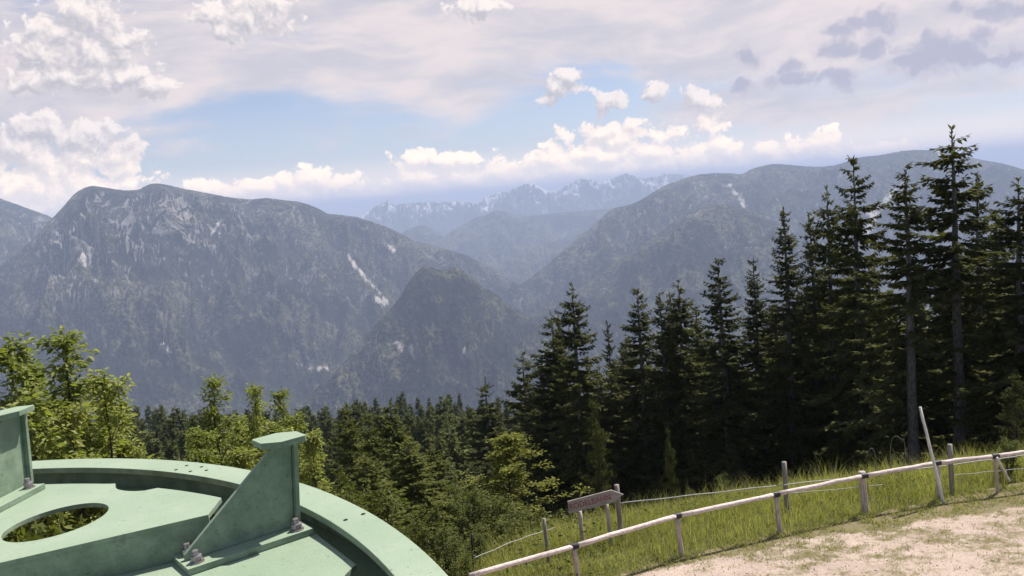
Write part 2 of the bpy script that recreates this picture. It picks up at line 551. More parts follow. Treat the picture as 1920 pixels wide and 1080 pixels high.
# ------------------------------------------------------------------ terrain under and around the station
def s_edge(x, y):
    """metres beyond the brink of the level ground (negative: still on the level)"""
    a = (y - 18.3 - .17 * x) / 1.014
    b = (y - 18.3 - 1.2 * x) / 1.56
    return np.logaddexp(a / 1.5, b / 1.5) * 1.5 - .4


def ground_z(x, y):
    x = np.asarray(x, float); y = np.asarray(y, float)
    s = s_edge(x, y)
    def softp(v, k): return np.logaddexp(0, np.clip(v / k, -60, 60 if True else 0)) * k
    s1 = np.where(s > 40, s, np.log1p(np.exp(np.clip(s / 1.2, -50, 50))) * 1.2)
    z = -.5 * np.minimum(s1, 70) - .18 * np.clip(s1 - 70, 0, 260) - .55 * np.clip(s1 - 330, 0, None)
    zb = -.3 * np.clip(-s - 80, 0, None)
    z = np.maximum(z + zb, -800)
    bumpy = np.clip(s / 6, 0, 1)
    return z + bumpy * (.35 * fbm(x * .12, y * .12, 3, 5)) * np.clip(1 - s / 400, 0, 1)


rr = np.concatenate([np.linspace(.01, 12, 16), np.linspace(12.4, 30, 60), np.geomspace(31, 50000, 90)])
aa = np.linspace(0, 2 * math.pi, 361)[:-1]
X = rr[:, None] * np.sin(aa)[None]; Y = rr[:, None] * np.cos(aa)[None]
Z = ground_z(X, Y)
nr, na = X.shape
i, j = np.meshgrid(np.arange(nr - 1), np.arange(na), indexing='ij')
Q = np.stack([i * na + j, (i + 1) * na + j, (i + 1) * na + (j + 1) % na, i * na + (j + 1) % na], -1).reshape(-1, 4)
go = link('ground', np_mesh('ground', np.stack([X, Y, Z], -1).reshape(-1, 3), Q, smooth=True), M['soil'])
tag(go, kind='structure')

# ------------------------------------------------------------------ gravel track
ROAD = np.array([(-8, 11.2), (-3, 13.6), (1.5, 15.5), (2.8, 16.05), (4.7, 16.7), (6.7, 17.25), (8, 17.7), (10.7, 18.45), (16, 19.6), (30, 22)])


def road_y(x): return np.interp(x, ROAD[:, 0], ROAD[:, 1])


def patchiness(x, y):
    d = road_y(x) - y                                        # metres from the grass edge onto the gravel
    band = sstep(5.2, 1.0, d - .28 * np.clip(x - 4, -6, 6)) * sstep(1.5, 4.5, x + .2 * d)
    strip = sstep(.55, .1, d - .16 * np.clip(x - 5, 0, 5))
    return np.clip(band * (.50 + .5 * fbm(x * .9, y * 1.3, 4, 3) + .55 * fbm(x * 3.1, y * 4.2, 4, 8)) + strip * .75, 0, 1)


gx = np.linspace(-8, 30, 300); gv = np.linspace(0, 1, 120) ** 1.6
gx2, gv2 = np.meshgrid(gx, gv, indexing='ij')
edge_j = .10 * fbm(gx2 * 1.7, gx2 * 0 + 2, 4, 9)
gy2 = road_y(gx2) + edge_j - gv2 * 16
gz2 = np.full_like(gx2, .006) + .012 * (fbm(gx2 * 1.5, gy2 * 1.5, 3, 21) + .6) * np.clip(gv2 * 12, 0, 1)
gz2[:, 0] = .003
nx_, nv_ = gx2.shape
i, j = np.meshgrid(np.arange(nx_ - 1), np.arange(nv_ - 1), indexing='ij')
Q = np.stack([i * nv_ + j, i * nv_ + j + 1, (i + 1) * nv_ + j + 1, (i + 1) * nv_ + j], -1).reshape(-1, 4)
me = np_mesh('gravel_track', np.stack([gx2, gy2, gz2], -1).reshape(-1, 3), Q, smooth=True,
             attrs={'patch': ('POINT', 'FLOAT', patchiness(gx2, gy2).ravel())})
tag(link('gravel_track', me, M['gravel']), kind='structure')


# ------------------------------------------------------------------ mountains
def project(V):
    d = V - CAM
    a, b, c = d @ RT, d @ UP, d @ FW
    return 960 + F * a / c, 540 - F * b / c


def seg_dist(px, py, pts):
    best = np.full(px.shape, 1e9)
    for (x0, y0, w0), (x1, y1, w1) in zip(pts, pts[1:]):
        L = (x1 - x0) ** 2 + (y1 - y0) ** 2
        u = np.clip(((px - x0) * (x1 - x0) + (py - y0) * (y1 - y0)) / L, 0, 1)
        w = w0 + (w1 - w0) * u
        best = np.minimum(best, np.hypot(px - x0 - u * (x1 - x0), py - y0 - u * (y1 - y0)) - w)
    return best


def mountain(ridge, dist, foot, mt, amp, L, seed, ncol, nrow, jag=.0005, back=1500, foot_z=-780, power=1.0,
             streak=None, screes=(), grain=8.0, snow=0.0):
    A, T = [], []
    for (x, y) in ridge:
        a, e = az_el(x, y); A.append(a); T.append(e)
    A, T = np.array(A), np.array(T)
    o = np.argsort(A); A, T = A[o], T[o]
    az = np.linspace(A[0], A[-1], ncol)
    te = np.interp(az, A, T)
    k = np.ones(5) / 5
    te = np.convolve(np.pad(te, 2, 'edge'), k, 'valid')
    te = te + 1.5 * jag * fbm(az * 210, az * 0 + seed, 6, seed, .72)
    dA = np.array([az_el(x, 450)[0] for x, _ in dist]); dR = np.array([d for _, d in dist], float)
    R = np.interp(az, dA, dR) * (1 + .02 * fbm(az * 25, az * 0 + .3, 3, seed + 4))
    fA = np.array([az_el(x, 450)[0] for x, _ in foot]); fR = np.array([d for _, d in foot], float)
    Fr = np.interp(az, fA, fR)
    tt = np.concatenate([np.linspace(0, 1, nrow), 1 + np.linspace(.02, 1, 24)])
    AZ, TT = np.meshgrid(az, tt, indexing='ij')
    Rr = np.where(TT <= 1, Fr[:, None] + (R - Fr)[:, None] * TT, R[:, None] + (TT - 1) * back)
    zc = CZ + R * te
    X, Y = Rr * np.sin(AZ), Rr * np.cos(AZ)
    tc = np.clip(TT, 0, 1)
    Z = foot_z + (zc - foot_z)[:, None] * tc ** power
    # spurs and gullies running down the slope
    cx = AZ * R.mean() / L + .55 * fbm(X / (1.3 * L), Y / (1.3 * L), 3, seed + 1)
    cr = Rr / (2.6 * L)
    w = np.clip(tc * 5, 0, 1) * np.clip((1 - tc) * 4.5, 0, 1)
    sp = ridged(cx, cr, 6, seed + 2, .55) - .45
    sp = sp + .38 * (ridged(cx * 3.1, cr * 4.5, 4, seed + 6, .55) - .45)
    fine = fbm(X / 60, Y / 60, 4, seed + 3, .6)
    Z = Z + 1.45 * amp * w * sp + grain * fine * np.clip((1 - tc) * 30, .12, 1)
    Z = np.where(TT > 1, zc[:, None] - (TT - 1) * back * .75 + 20 * fine * np.clip((TT - 1) * 4, 0, 1), Z)
    lim = CZ + Rr * te[:, None] - (1 - tc) * (zc - foot_z)[:, None] * .035
    Z = np.where(TT < 1, np.minimum(Z, lim), Z)
    Z = np.maximum(Z, -801)
    V = np.stack([X, Y, Z], -1).reshape(-1, 3)
    px, py = project(V)
    rock = np.zeros(len(V))
    if streak is not None:
        rock = streak(px, py, tc.ravel(), cx.ravel() * L, Rr.ravel(), sp.ravel())
    for pts in screes:
        d = seg_dist(px, py, pts)
        rough = 9 * fbm(px / 9, py / 9, 4, 77)
        rock = np.maximum(rock, 1.35 * sstep(2.5, -2.5, d + rough))
    n0, n1 = AZ.shape
    i, j = np.meshgrid(np.arange(n0 - 1), np.arange(n1 - 1), indexing='ij')
    Q = np.stack([i * n1 + j, (i + 1) * n1 + j, (i + 1) * n1 + j + 1, i * n1 + j + 1], -1).reshape(-1, 4)
    me = np_mesh('mountain', V, Q, smooth=True, attrs={'rock': ('POINT', 'FLOAT', rock)})
    ob = link('mountain', me, mt)
    tag(ob, kind='structure')
    return ob


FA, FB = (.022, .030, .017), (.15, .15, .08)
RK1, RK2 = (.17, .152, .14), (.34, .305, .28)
M['m_near'] = mountain_mat('m_near', FA, FB, RK1, RK2, .035, .0022)
M['m_mid'] = mountain_mat('m_mid', FA, FB, RK1, RK2, .022, .0016)
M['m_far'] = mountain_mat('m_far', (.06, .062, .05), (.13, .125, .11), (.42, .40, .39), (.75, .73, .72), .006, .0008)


def streak_left(px, py, t, cx, r, sp):
    n = fbm(cx / 11 + .7 * fbm(cx / 40, r / 110, 2, 42), r / 85, 4, 41, .7) + .5 * fbm(cx / 130, r / 260, 3, 43)
    hi = np.exp(-((px - 300) / 260) ** 2) * sstep(330, 385, py) * sstep(570, 430, py)
    lo = np.exp(-((px - 150) / 130) ** 2) * sstep(360, 420, py) * sstep(650, 500, py)
    sprinkle = .66 * sstep(800, 560, py)
    m = np.maximum(np.maximum(hi, lo * 1.05), sprinkle * .8)
    return np.clip(sstep(-.12, .30, n) * m, 0, 1)


def streak_right(px, py, t, cx, r, sp):
    n = fbm(cx / 20, r / 130, 5, 51, .7) + .35 * fbm(cx / 160, r / 400, 3, 53) - .04
    m = .55 * sstep(600, 420, py) + .15
    return np.clip(sstep(.0, .42, n) * m, 0, 1)


def streak_hill(px, py, t, cx, r, sp):
    n = fbm(cx / 16, r / 70, 5, 61, .7)
    m = .45 + .35 * np.exp(-((px - 700) / 90) ** 2 - ((py - 640) / 60) ** 2)
    return np.clip(sstep(.0, .45, n) * m, 0, 1)


def streak_far(px, py, t, cx, r, sp):
    n = fbm(cx / 90, r / 170, 5, 71, .7) + .5 * fbm(cx / 500, r / 700, 3, 73)
    return np.clip(sstep(-.2, .4, n) * sstep(.25, .7, t), 0, 1)


mountain([(-3000, 690), (-1400, 520), (-900, 400), (-600, 345), (-380, 300), (-160, 296), (-60, 335), (0, 372), (45, 388), (100, 408), (150, 470), (230, 560)], [(0, 7200), (230, 7000)], [(0, 4500), (300, 4500)],
         M['m_near'], 160, 420, 3, 520, 160, streak=streak_left)
mountain([(-900, 760), (-300, 640), (-150, 560), (0, 500), (60, 450), (100, 407), (118, 388), (140, 362), (158, 352), (172, 348), (190, 350), (205, 353), (230, 357), (262, 356), (272, 348), (285, 344), (300, 344), (320, 348), (345, 354),
          (390, 362), (430, 370), (470, 374), (500, 371), (530, 375), (560, 378), (580, 384), (597, 391), (615, 401), (640, 403), (665, 406), (700, 416), (740, 432), (780, 453), (800, 456), (830, 466), (870, 476), (900, 491), (935, 512), (985, 540), (1030, 565), (1100, 600)],
         [(-100, 5200), (100, 5300), (280, 5600), (600, 6000), (1000, 6600)], [(-100, 3000), (200, 3100), (600, 3500), (1000, 4700)],
         M['m_near'], 190, 430, 5, 700, 330, streak=streak_left, power=.92,
         screes=[[(652, 478, 2), (668, 500, 4), (690, 525, 3)], [(690, 525, 2), (722, 562, 2)], [(556, 683, 1), (585, 689, 4), (612, 690, 3)], [(155, 478, 5), (160, 500, 4)], [(420, 410, 3), (395, 440, 2)],
                 [(730, 460, 4), (737, 468, 4)], [(700, 560, 4), (722, 568, 6)], [(305, 640, 2), (318, 660, 3)]])
# rounded hill in the middle of the valley
mountain([(380, 960), (470, 850), (540, 775), (600, 722), (640, 685), (670, 650), (700, 612), (735, 575), (748, 560), (757, 547), (762, 534), (778, 514), (788, 503), (800, 499), (812, 501), (824, 507), (838, 506), (848, 501), (858, 501), (868, 506), (878, 517), (896, 527), (905, 540), (928, 548), (945, 566), (985, 588), (1020, 612), (1080, 660), (1160, 730), (1260, 800)],
         [(400, 3000), (800, 3500), (1200, 3900)], [(400, 2500), (800, 2600), (1200, 2900)], M['m_near'], 120, 240, 8, 420, 260, jag=.0016, streak=streak_hill,
         screes=[[(872, 654, 2), (876, 668, 3)], [(742, 635, 3), (752, 655, 4)], [(770, 650, 3), (776, 670, 3)]], back=900)
# right-hand massif and the spur in front of it
mountain([(860, 585), (900, 560), (950, 543), (985, 528), (1020, 500), (1055, 470), (1085, 445), (1110, 425), (1140, 397), (1152, 390), (1180, 384), (1200, 376), (1225, 360), (1250, 346), (1280, 335), (1310, 327), (1340, 324), (1375, 325), (1392, 328), (1402, 320), (1415, 315), (1435, 310), (1455, 307), (1500, 311), (1540, 313), (1570, 309),
          (1590, 302), (1610, 295), (1650, 291), (1690, 283), (1720, 281), (1755, 282), (1800, 290), (1850, 302), (1880, 306), (1920, 318), (2000, 335), (2200, 345), (2600, 320), (3200, 330), (4500, 300)],
         [(860, 5600), (1000, 6200), (1200, 6800), (1500, 7800), (2000, 8200)], [(860, 4300), (1100, 4000), (1500, 4300), (2000, 4500)], M['m_mid'], 200, 480, 12, 640, 330, streak=streak_right,
         screes=[[(1366, 344, 1), (1380, 362, 3), (1390, 378, 6), (1398, 390, 3)], [(1700, 335, 2), (1668, 368, 3), (1640, 400, 6), (1622, 440, 7)], [(1672, 362, 2), (1640, 392, 3), (1620, 402, 3)], [(1755, 283, 2), (1800, 310, 2)]])
mountain([(900, 640), (950, 615), (1000, 590), (1060, 556), (1110, 525), (1170, 480), (1220, 448), (1270, 410), (1310, 390), (1350, 384), (1390, 388), (1425, 402), (1460, 425), (1520, 478), (1600, 540), (1700, 610), (1850, 700)],
         [(900, 4300), (1300, 5000), (1850, 4800)], [(900, 3300), (1300, 3200), (1850, 3300)], M['m_near'], 130, 340, 17, 420, 260, streak=streak_right, back=1200)
# wooded hills up the valley
mountain([(720, 480), (745, 445), (760, 432), (790, 421), (812, 430), (835, 440), (870, 420), (890, 408), (915, 402), (925, 396), (940, 392), (955, 398), (985, 405), (1010, 403), (1060, 398), (1110, 394), (1160, 388), (1230, 380), (1330, 372)],
         [(720, 10500), (1330, 11200)], [(720, 8300), (1330, 8700)], M['m_mid'], 200, 700, 21, 340, 150, streak=streak_right, jag=.0004, back=3000)
mountain([(760, 560), (840, 510), (880, 482), (900, 466), (915, 468), (935, 474), (970, 468), (1000, 460), (1040, 452), (1080, 440), (1130, 420), (1200, 400)],
         [(760, 9000), (1200, 9500)], [(760, 7000), (1200, 7200)], M['m_mid'], 150, 500, 25, 260, 140, streak=streak_right, back=2000)
# the high limestone range at the back
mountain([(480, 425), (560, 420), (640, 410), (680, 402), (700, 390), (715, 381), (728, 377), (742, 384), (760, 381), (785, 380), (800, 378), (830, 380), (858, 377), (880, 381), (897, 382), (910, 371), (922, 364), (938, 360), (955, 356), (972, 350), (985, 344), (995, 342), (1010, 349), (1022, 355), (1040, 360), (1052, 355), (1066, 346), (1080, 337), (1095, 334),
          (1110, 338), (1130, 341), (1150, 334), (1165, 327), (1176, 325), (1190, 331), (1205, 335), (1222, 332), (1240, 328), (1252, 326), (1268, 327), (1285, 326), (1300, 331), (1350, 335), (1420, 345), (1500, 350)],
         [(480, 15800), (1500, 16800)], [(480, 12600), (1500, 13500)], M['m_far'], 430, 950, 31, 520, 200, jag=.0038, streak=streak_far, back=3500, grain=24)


# ------------------------------------------------------------------ the green cable wheel
TA, TB, HW = math.tan(R_(4)), math.tan(R_(1.5)), .75
WN = np.array([-TA, -TB, 1.0]); WN /= np.linalg.norm(WN)
WC = np.array([-3.19 * HW, .96 * HW, 0]); WC[2] = CZ - HW + TA * WC[0] + TB * WC[1]
WX = R0 - WN * WN[0]; WX /= np.linalg.norm(WX); WY = np.cross(WN, WX)


def wl(x, y, w=0.0):
    """picture point -> wheel coordinates on the wheel's plane at height w"""
    d = ray(x, y); p0 = WC + WN * w
    p = CAM + d * (((p0 - CAM) @ WN) / (d @ WN)) - WC
    return np.array([p @ WX, p @ WY])


wheel = empty('cable_wheel')
wm = Matrix.Identity(4)
for i in range(3):
    wm[i][0], wm[i][1], wm[i][2], wm[i][3] = WX[i], WY[i], WN[i], WC[i]
wheel.matrix_world = wm
tag(wheel, 'large light green steel cable wheel with bolted gusset brackets in the foreground', 'cable wheel')
GP = M['green_paint']


def ring_bm(r0, r1, z0, z1, n=240, bm=None):
    bm = bm or bmesh.new()
    vs = []
    for k in range(n):
        a = 2 * math.pi * k / n
        c, s_ = math.cos(a), math.sin(a)
        vs.append([bm.verts.new((r * c, r * s_, z)) for r, z in ((r0, z0), (r1, z0), (r1, z1), (r0, z1))])
    for k in range(n):
        A, B = vs[k], vs[(k + 1) % n]
        for q in range(4):
            bm.faces.new((A[q], A[(q + 1) % 4], B[(q + 1) % 4], B[q]))
    return bm


RO, RI = 2.4165, 2.3295
bm_obj('rim_flange', ring_bm(RI, RO, -.018, 0), GP, wheel, .0015)
bm_obj('rim_web', ring_bm(RO - .034, RO - .018, -.085, -.0185), GP, wheel)
bm_obj('lower_flange', ring_bm(RI - .02, RO, -.1, -.0855), GP, wheel)


def arc(r, a0, a1, n=40, notch=None):
    out = []
    for k in range(n + 1):
        a = a0 + (a1 - a0) * k / n
        q = r
        if notch:
            for c, w, d in notch:
                u = abs(a - c) / w
                if u < 1: q = r - d * math.sqrt(1 - u * u)
        out.append((q * math.cos(a), q * math.sin(a)))
    return out


W1, W2 = .05, -.045
pa, pb = wl(0, 1055, W1), wl(390, 965, W1)
dv = (pa - pb) / np.linalg.norm(pa - pb)
far = pa + dv * 1.9
na0, na1 = wl(225, 905, W1), wl(292, 915, W1)
nc = (math.atan2(na0[1], na0[0]) + math.atan2(na1[1], na1[0])) / 2
nw = abs(math.atan2(na0[1], na0[0]) - math.atan2(na1[1], na1[0])) / 2
pts1 = np.array([wl(x, y, W1) for x, y in ((415, 933), (390, 928), (290, 914), (225, 906), (200, 907), (85, 908))])
aa1 = np.arctan2(pts1[:, 1], pts1[:, 0]); rr1 = np.hypot(pts1[:, 0], pts1[:, 1])
outer_arc = []
for k in range(161):
    a = aa1[0] + (R_(132) - aa1[0]) * k / 160
    q = float(np.interp(a, aa1, rr1))
    u = abs(a - nc) / nw
    if u < 1: q -= .04 * math.sqrt(1 - u * u)
    outer_arc.append((q * math.cos(a), q * math.sin(a)))
poly1 = [tuple(pb)] + outer_arc + [tuple(far + np.array([-.25, .35])), tuple(far)]
hc = wl(105, 978, W1)
hr = (wl(202, 958, W1) - wl(8, 1000, W1)); hr = float(np.hypot(*hr)) / 2
hole = [(hc[0] + hr * 1.02 * math.cos(a), hc[1] + hr * .97 * math.sin(a)) for a in np.linspace(0, 2 * math.pi, 49)[:-1]]
bm_obj('spoke_plate', plate_bm(poly1, W1 - .012, W1, [hole]), GP, wheel, .001)
# upright web along the front edge of the plate
nrm = np.array([-dv[1], dv[0]])
if nrm @ (hc - pb) < 0: nrm = -nrm
e0 = pb + nrm * .002; e1 = far + nrm * .002
bm_obj('spoke_web', plate_bm([tuple(e0), tuple(e1), tuple(e1 + nrm * .012), tuple(e0 + nrm * .012)], W2 + .0005, W1 - .0125), GP, wheel)
# lower plate
q0, q1 = wl(592, 1000, W2), wl(668, 1058, W2)
dq = (q1 - q0) / np.linalg.norm(q1 - q0)
nq = [tuple(q1 + dq * .012 * k - np.array([dq[1], -dq[0]]) * (-1) * .055 * math.sin(math.pi * k / 10)) for k in range(1, 10)]
poly2 = [tuple(pb + dv * 1.6 + nrm * .05), tuple(pb + nrm * .06 - dv * .02), tuple(wl(470, 940, W2)), tuple(q0)] + [tuple(q1)] + nq + [tuple(q1 + dq * .13), tuple(q1 + dq * .8), (1.6, .2), (.6, .4)]
bm_obj('lower_plate', plate_bm(poly2, W2 - .012, W2), GP, wheel, .001)
# hub and the post that carries it, out of the picture
bm_obj('hub', ring_bm(.10, .30, -.32, .06, 48), GP, wheel, .004)
b_ = bmesh.new()
for k in range(6):
    a = R_(20 + 60 * k)
    if k in (0, 1, 2): continue
    c, s_ = math.cos(a), math.sin(a)
    for z in (-.24,):
        P4 = [(.29 * c - .05 * s_, .29 * s_ + .05 * c), (2.37 * c - .05 * s_, 2.37 * s_ + .05 * c), (2.37 * c + .05 * s_, 2.37 * s_ - .05 * c), (.29 * c + .05 * s_, .29 * s_ - .05 * c)]
        sp_o = bm_obj('spoke', plate_bm(P4, z - .01, z + .06), GP, wheel)
b_.free()
V, Qd, Tr = tube_arrays([(0, 0, .10), (0, 0, -WC[2] * 1.0)], .095, 24)
link('post', np_mesh('post', V, Qd, Tr), GP, wheel)


def bolt(parent, p, z, r=.0125, turn=0.0):
    bm = bmesh.new()
    bmesh.ops.create_cone(bm, cap_ends=True, segments=24, radius1=r * 1.35, radius2=r * 1.35, depth=.003, matrix=Matrix.Translation((0, 0, .0015)))
    bmesh.ops.create_cone(bm, cap_ends=True, segments=6, radius1=r * 1.1, radius2=r * 1.06, depth=.013, matrix=Matrix.Translation((0, 0, .0098)))
    bmesh.ops.create_cone(bm, cap_ends=True, segments=14, radius1=r * .62, radius2=r * .55, depth=.012, matrix=Matrix.Translation((0, 0, .0225)))
    o = bm_obj('bolt', bm, M['zinc'], parent, .0008)
    o.location = (p[0], p[1], z); o.rotation_euler = (0, 0, turn)
    return o


def bracket(A, B, C, z, gust_px0, h, cap_w):
    """base plate A-B-C (A-B the narrow inner end), upright triangular gusset, stiffener and chamfered cap plate"""
    A, B, C = map(np.array, (A, B, C)); D = C + A - B
    L = np.linalg.norm(C - B); u = (C - B) / L; v = (A - B) / np.linalg.norm(A - B); wd = np.linalg.norm(A - B)
    g0 = z; tpl = .016
    poly = [A, B, C, D]
    root = bm_obj('bracket', plate_bm([tuple(p) for p in poly], g0 + .001, g0 + tpl), GP, wheel, .0012)
    O = (A + B) / 2
    zt = g0 + tpl
    # gusset outline in the upright plane through the middle of the base
    def vert(bm, s_, off, zz):
        p = O + u * s_ + v * off
        return bm.verts.new((p[0], p[1], zz))
    def sw(x, y):
        d = ray(x, y); nn = WX * v[0] + WY * v[1]
        o3 = WC + WX * O[0] + WY * O[1]
        p = CAM + d * (((o3 - CAM) @ nn) / (d @ nn)) - o3
        return p @ (WX * u[0] + WY * u[1]), p @ WN
    (tb, wb), (bb, _) = sw(*gust_px0[0]), sw(*gust_px0[1])
    h = wb - zt
    if len(gust_px0) > 2: ta = sw(*gust_px0[2])[0]
    else: ta = tb - .062
    prof = [(.012, zt + .0005), (bb, zt + .0005), (tb, zt + h), (ta, zt + h), (.012, zt + .014)]
    bm = bmesh.new()
    f0 = [vert(bm, s_, .006, zz) for s_, zz in prof]; f1 = [vert(bm, s_, -.006, zz) for s_, zz in prof]
    bm.faces.new(f0); bm.faces.new(f1[::-1])
    for k in range(5):
        bm.faces.new((f0[k], f0[(k + 1) % 5], f1[(k + 1) % 5], f1[k]))
    bm_obj('gusset', bm, GP, root, .001)
    bm = bmesh.new()                                   # stiffener closing the upright edge
    st = [(bb + .0015, zt + .0005), (bb + .0115, zt + .0005), (tb + .0115, zt + h), (tb + .0015, zt + h)]
    f0 = [vert(bm, s_, .02, zz) for s_, zz in st]; f1 = [vert(bm, s_, -.02, zz) for s_, zz in st]
    bm.faces.new(f0); bm.faces.new(f1[::-1])
    for k in range(4):
        bm.faces.new((f0[k], f0[(k + 1) % 4], f1[(k + 1) % 4], f1[k]))
    bm_obj('stiffener', bm, GP, root, .001)
    mid = O + u * ((ta + tb) / 2 - .004)
    c_ = cap_w / 2; ch = cap_w * .36
    cp = [(-c_, -c_ + ch), (-c_ + ch, -c_), (c_ - ch * .12, -c_), (c_, -c_ + ch * .12), (c_, c_ - ch), (c_ - ch, c_), (-c_ + ch * .12, c_), (-c_, c_ - ch * .12)]
    cp = [tuple(mid + u * x + v * y) for x, y in cp]
    bm_obj('cap_plate', plate_bm(cp, zt + h + .0005, zt + h + .016), GP, root, .001)
    for s_, off in ((.03, .037), (.03, -.037), (L - .03, .03), (L - .03, -.042)):
        bolt(root, O + u * s_ + v * off * wd / .14, zt, turn=random.random())
    return root


bracket(wl(322, 1042, W2 + .016), wl(352, 1068, W2 + .016), wl(588, 990, W2 + .016), W2, [(535, 820), (546, 1001), (503, 823)], .20, .098)
# its twin on the upper plate, mostly beyond the left edge of the picture
lc = wl(84, 906, W1 + .016); lb_ = wl(0, 950, W1 + .016)
lu = (lc - lb_) / np.linalg.norm(lc - lb_); lv = np.array([-lu[1], lu[0]])
B1 = lc - lu * .335
bracket(B1 + lv * .14, B1, lc, W1, [(34, 774), (49, 914)], .165, .098)
for (x, y) in ((330, 881), (357, 884), (350, 873), (378, 875.5), (648, 975), (681, 964), (387, 882)):
    p = wl(x, y)
    bm = bmesh.new()
    bmesh.ops.create_cone(bm, cap_ends=True, segments=16, radius1=.0055, radius2=.0055, depth=.0006, matrix=Matrix.Translation((p[0], p[1], .0006)))
    bm_obj('bolt_hole', bm, M['dark_hole'], wheel)


# ------------------------------------------------------------------ wooden rail fence along the track
def stick(p0, p1, r0, r1, n=10, wob=0.0, seed=0, k=7):
    p0, p1 = np.array(p0, float), np.array(p1, float)
    tt = np.linspace(0, 1, k)[:, None]
    g_ = np.random.default_rng(seed)
    pts = p0 + (p1 - p0) * tt
    if wob: pts[1:-1] += g_.normal(0, wob, (k - 2, 3))
    rad = (r0 + (r1 - r0) * tt[:, 0]) * (1 + g_.normal(0, .03, k))
    return tube_arrays(pts, rad, n)


def tube_obj(name, arr, mat, parent=None, smooth=True):
    V, Q, T = arr
    return link(name, np_mesh(name, V, Q, T, smooth), mat, parent)


fence = empty('rail_fence', (0, 0, 0))
tag(fence, 'low wooden fence with one round pale rail along the gravel track', 'fence')
RAILP = [on_z(730, 1125, .80), on_z(880, 1080, .80), on_z(1077, 1024, .80), on_z(1270, 967, .80), on_z(1455, 927, .80), on_z(1620, 892, .80), on_z(1757, 868, .80), on_z(1866, 855, .80), on_z(1940, 845, .80), on_z(2120, 822, .8)]
for k, (a, b) in enumerate(zip(RAILP, RAILP[1:])):
    d = (b - a) / np.linalg.norm(b - a)
    if k in (0,): continue
    a2 = a if k == 1 else a
    tube_obj('rail', stick(a2 - d * .0, b - d * .004, .046, .042, 12, .004, k), M['rail_wood'], fence)
for k, p in enumerate(RAILP[1:-1]):
    if k == 0: continue
    tall = .10 if k == 4 else 0.0
    lean = -.02 if k != 2 else -.05
    base = np.array([p[0] + .05, p[1] + .0, -.25])
    off = np.array([0.0, .10 if tall else 0, 0])
    tube_obj('post', stick(base + off, p + np.array([lean * .2, 0, -.046 + tall]) + off, .068 if k == 4 else .050 if k != 6 else .036, .07 if k == 4 else (.045 if k != 6 else .034), 10, .003, 30 + k), M['post_wood'], fence)
    bm = bmesh.new()
    V, Q, T = tube_arrays([p + (-.07, -.012, .0), p + (.07, .012, .0)], .0545, 14)
    link('rail_strap', np_mesh('rail_strap', V, Q, T), M['iron'], fence)
br0, br1 = on_z(1866, 857, .78), on_z(1892, 902, .05)
tube_obj('brace', stick(br0 + (0, -.06, 0), br1, .032, .032, 8, .003, 5), M['pole_wood'], fence)

# leaning pole
lp = on_z(1773, 946, .0); Dl = math.hypot(lp[0], lp[1])
tube_obj_ = tube_obj('leaning_pole', stick(lp - (0, 0, .15), at_dist(1725, 763, Dl + .1), .034, .027, 10, .003, 9, 9), M['pole_wood'])
tag(tube_obj_, 'tall pale wooden pole leaning to the left against the rail fence', 'pole')

# wire pasture fence behind it
wf = empty('pasture_fence')
tag(wf, 'thin wire pasture fence on weathered stakes in the tall grass', 'fence')
WP = []
for (x, y, h, r) in ((1020, 972, .75, .035), (1156, 909, 1.0, .05), (1470, 866, 1.05, .05), (1781, 833, 1.05, .05)):
    tp = on_z(x, y, h); WP.append(tp)
    tube_obj('stake', stick((tp[0] + .03, tp[1], -.6), tp, r * 1.1, r, 8, .003, int(x)), M['grey_wood'], wf)
st = on_z(886, 1052, -.1)
tube_obj('stake', stick(st - (0, 0, .3), at_dist(884, 1000, math.hypot(st[0], st[1])), .02, .018, 8, .001, 3), M['iron'], wf)


def wire(px, z, r=.009):
    pts = [on_z(x, y, zz) for (x, y), zz in zip(px, z if hasattr(z, '__len__') else [z] * len(px))]
    pts = np.array(pts); n = 40
    u = np.linspace(0, len(pts) - 1, n); xs = [np.interp(u, np.arange(len(pts)), pts[:, c]) for c in range(3)]
    P = np.stack(xs, 1); P[:, 2] += .006 * np.sin(u * 9)
    V, Q, T = tube_arrays(P, r, 6)
    link('wire', np_mesh('wire', V, Q, T, True), M['wire'], wf)


wire([(888, 1047), (960, 1016), (1015, 997), (1040, 990)], .28, .008)
wire([(1158, 944), (1320, 926), (1470, 909), (1625, 892), (1780, 872), (1925, 853)], .6, .011)
wire([(1475, 926), (1655, 909)], .4, .007)
wire([(1788, 891), (1860, 884), (1925, 878)], .4, .007)

# arrow sign
sign = empty('arrow_sign')
tag(sign, 'grey wooden arrow board on two posts with faded red lettering', 'sign')
sb = on_z(1092, 1010, 0.0); DS = math.hypot(sb[0], sb[1])
BP = [at_dist(x, y, DS) for x, y in ((1064, 940), (1067, 963), (1150, 942), (1169, 927), (1146, 918.5))]
BP = np.array(BP)
bx = (BP[2] - BP[1]); bx /= np.linalg.norm(bx)
by = (BP[0] - BP[1]); by -= bx * (by @ bx); by /= np.linalg.norm(by); bz = np.cross(bx, by)      # bz faces the camera
if bz[1] > 0: bz = -bz
O = BP[1]
pl = [((p - O) @ bx, (p - O) @ by) for p in BP]
Mb = Matrix.Identity(4)
for i in range(3): Mb[i][0], Mb[i][1], Mb[i][2], Mb[i][3] = bx[i], by[i], np.cross(bx, by)[i], O[i]
b_ = bm_obj('board', plate_bm(pl, -.014, .014), M['board'], sign, .002)
b_.matrix_world = Mb
cu = bpy.data.curves.new('lettering', 'FONT'); cu.body = 'RODELBAHN'; cu.size = .17; cu.extrude = .0015; cu.align_x = 'CENTER'; cu.align_y = 'CENTER'
tob = bpy.data.objects.new('lettering', cu); COL.objects.link(tob)
bpy.context.view_layer.update()
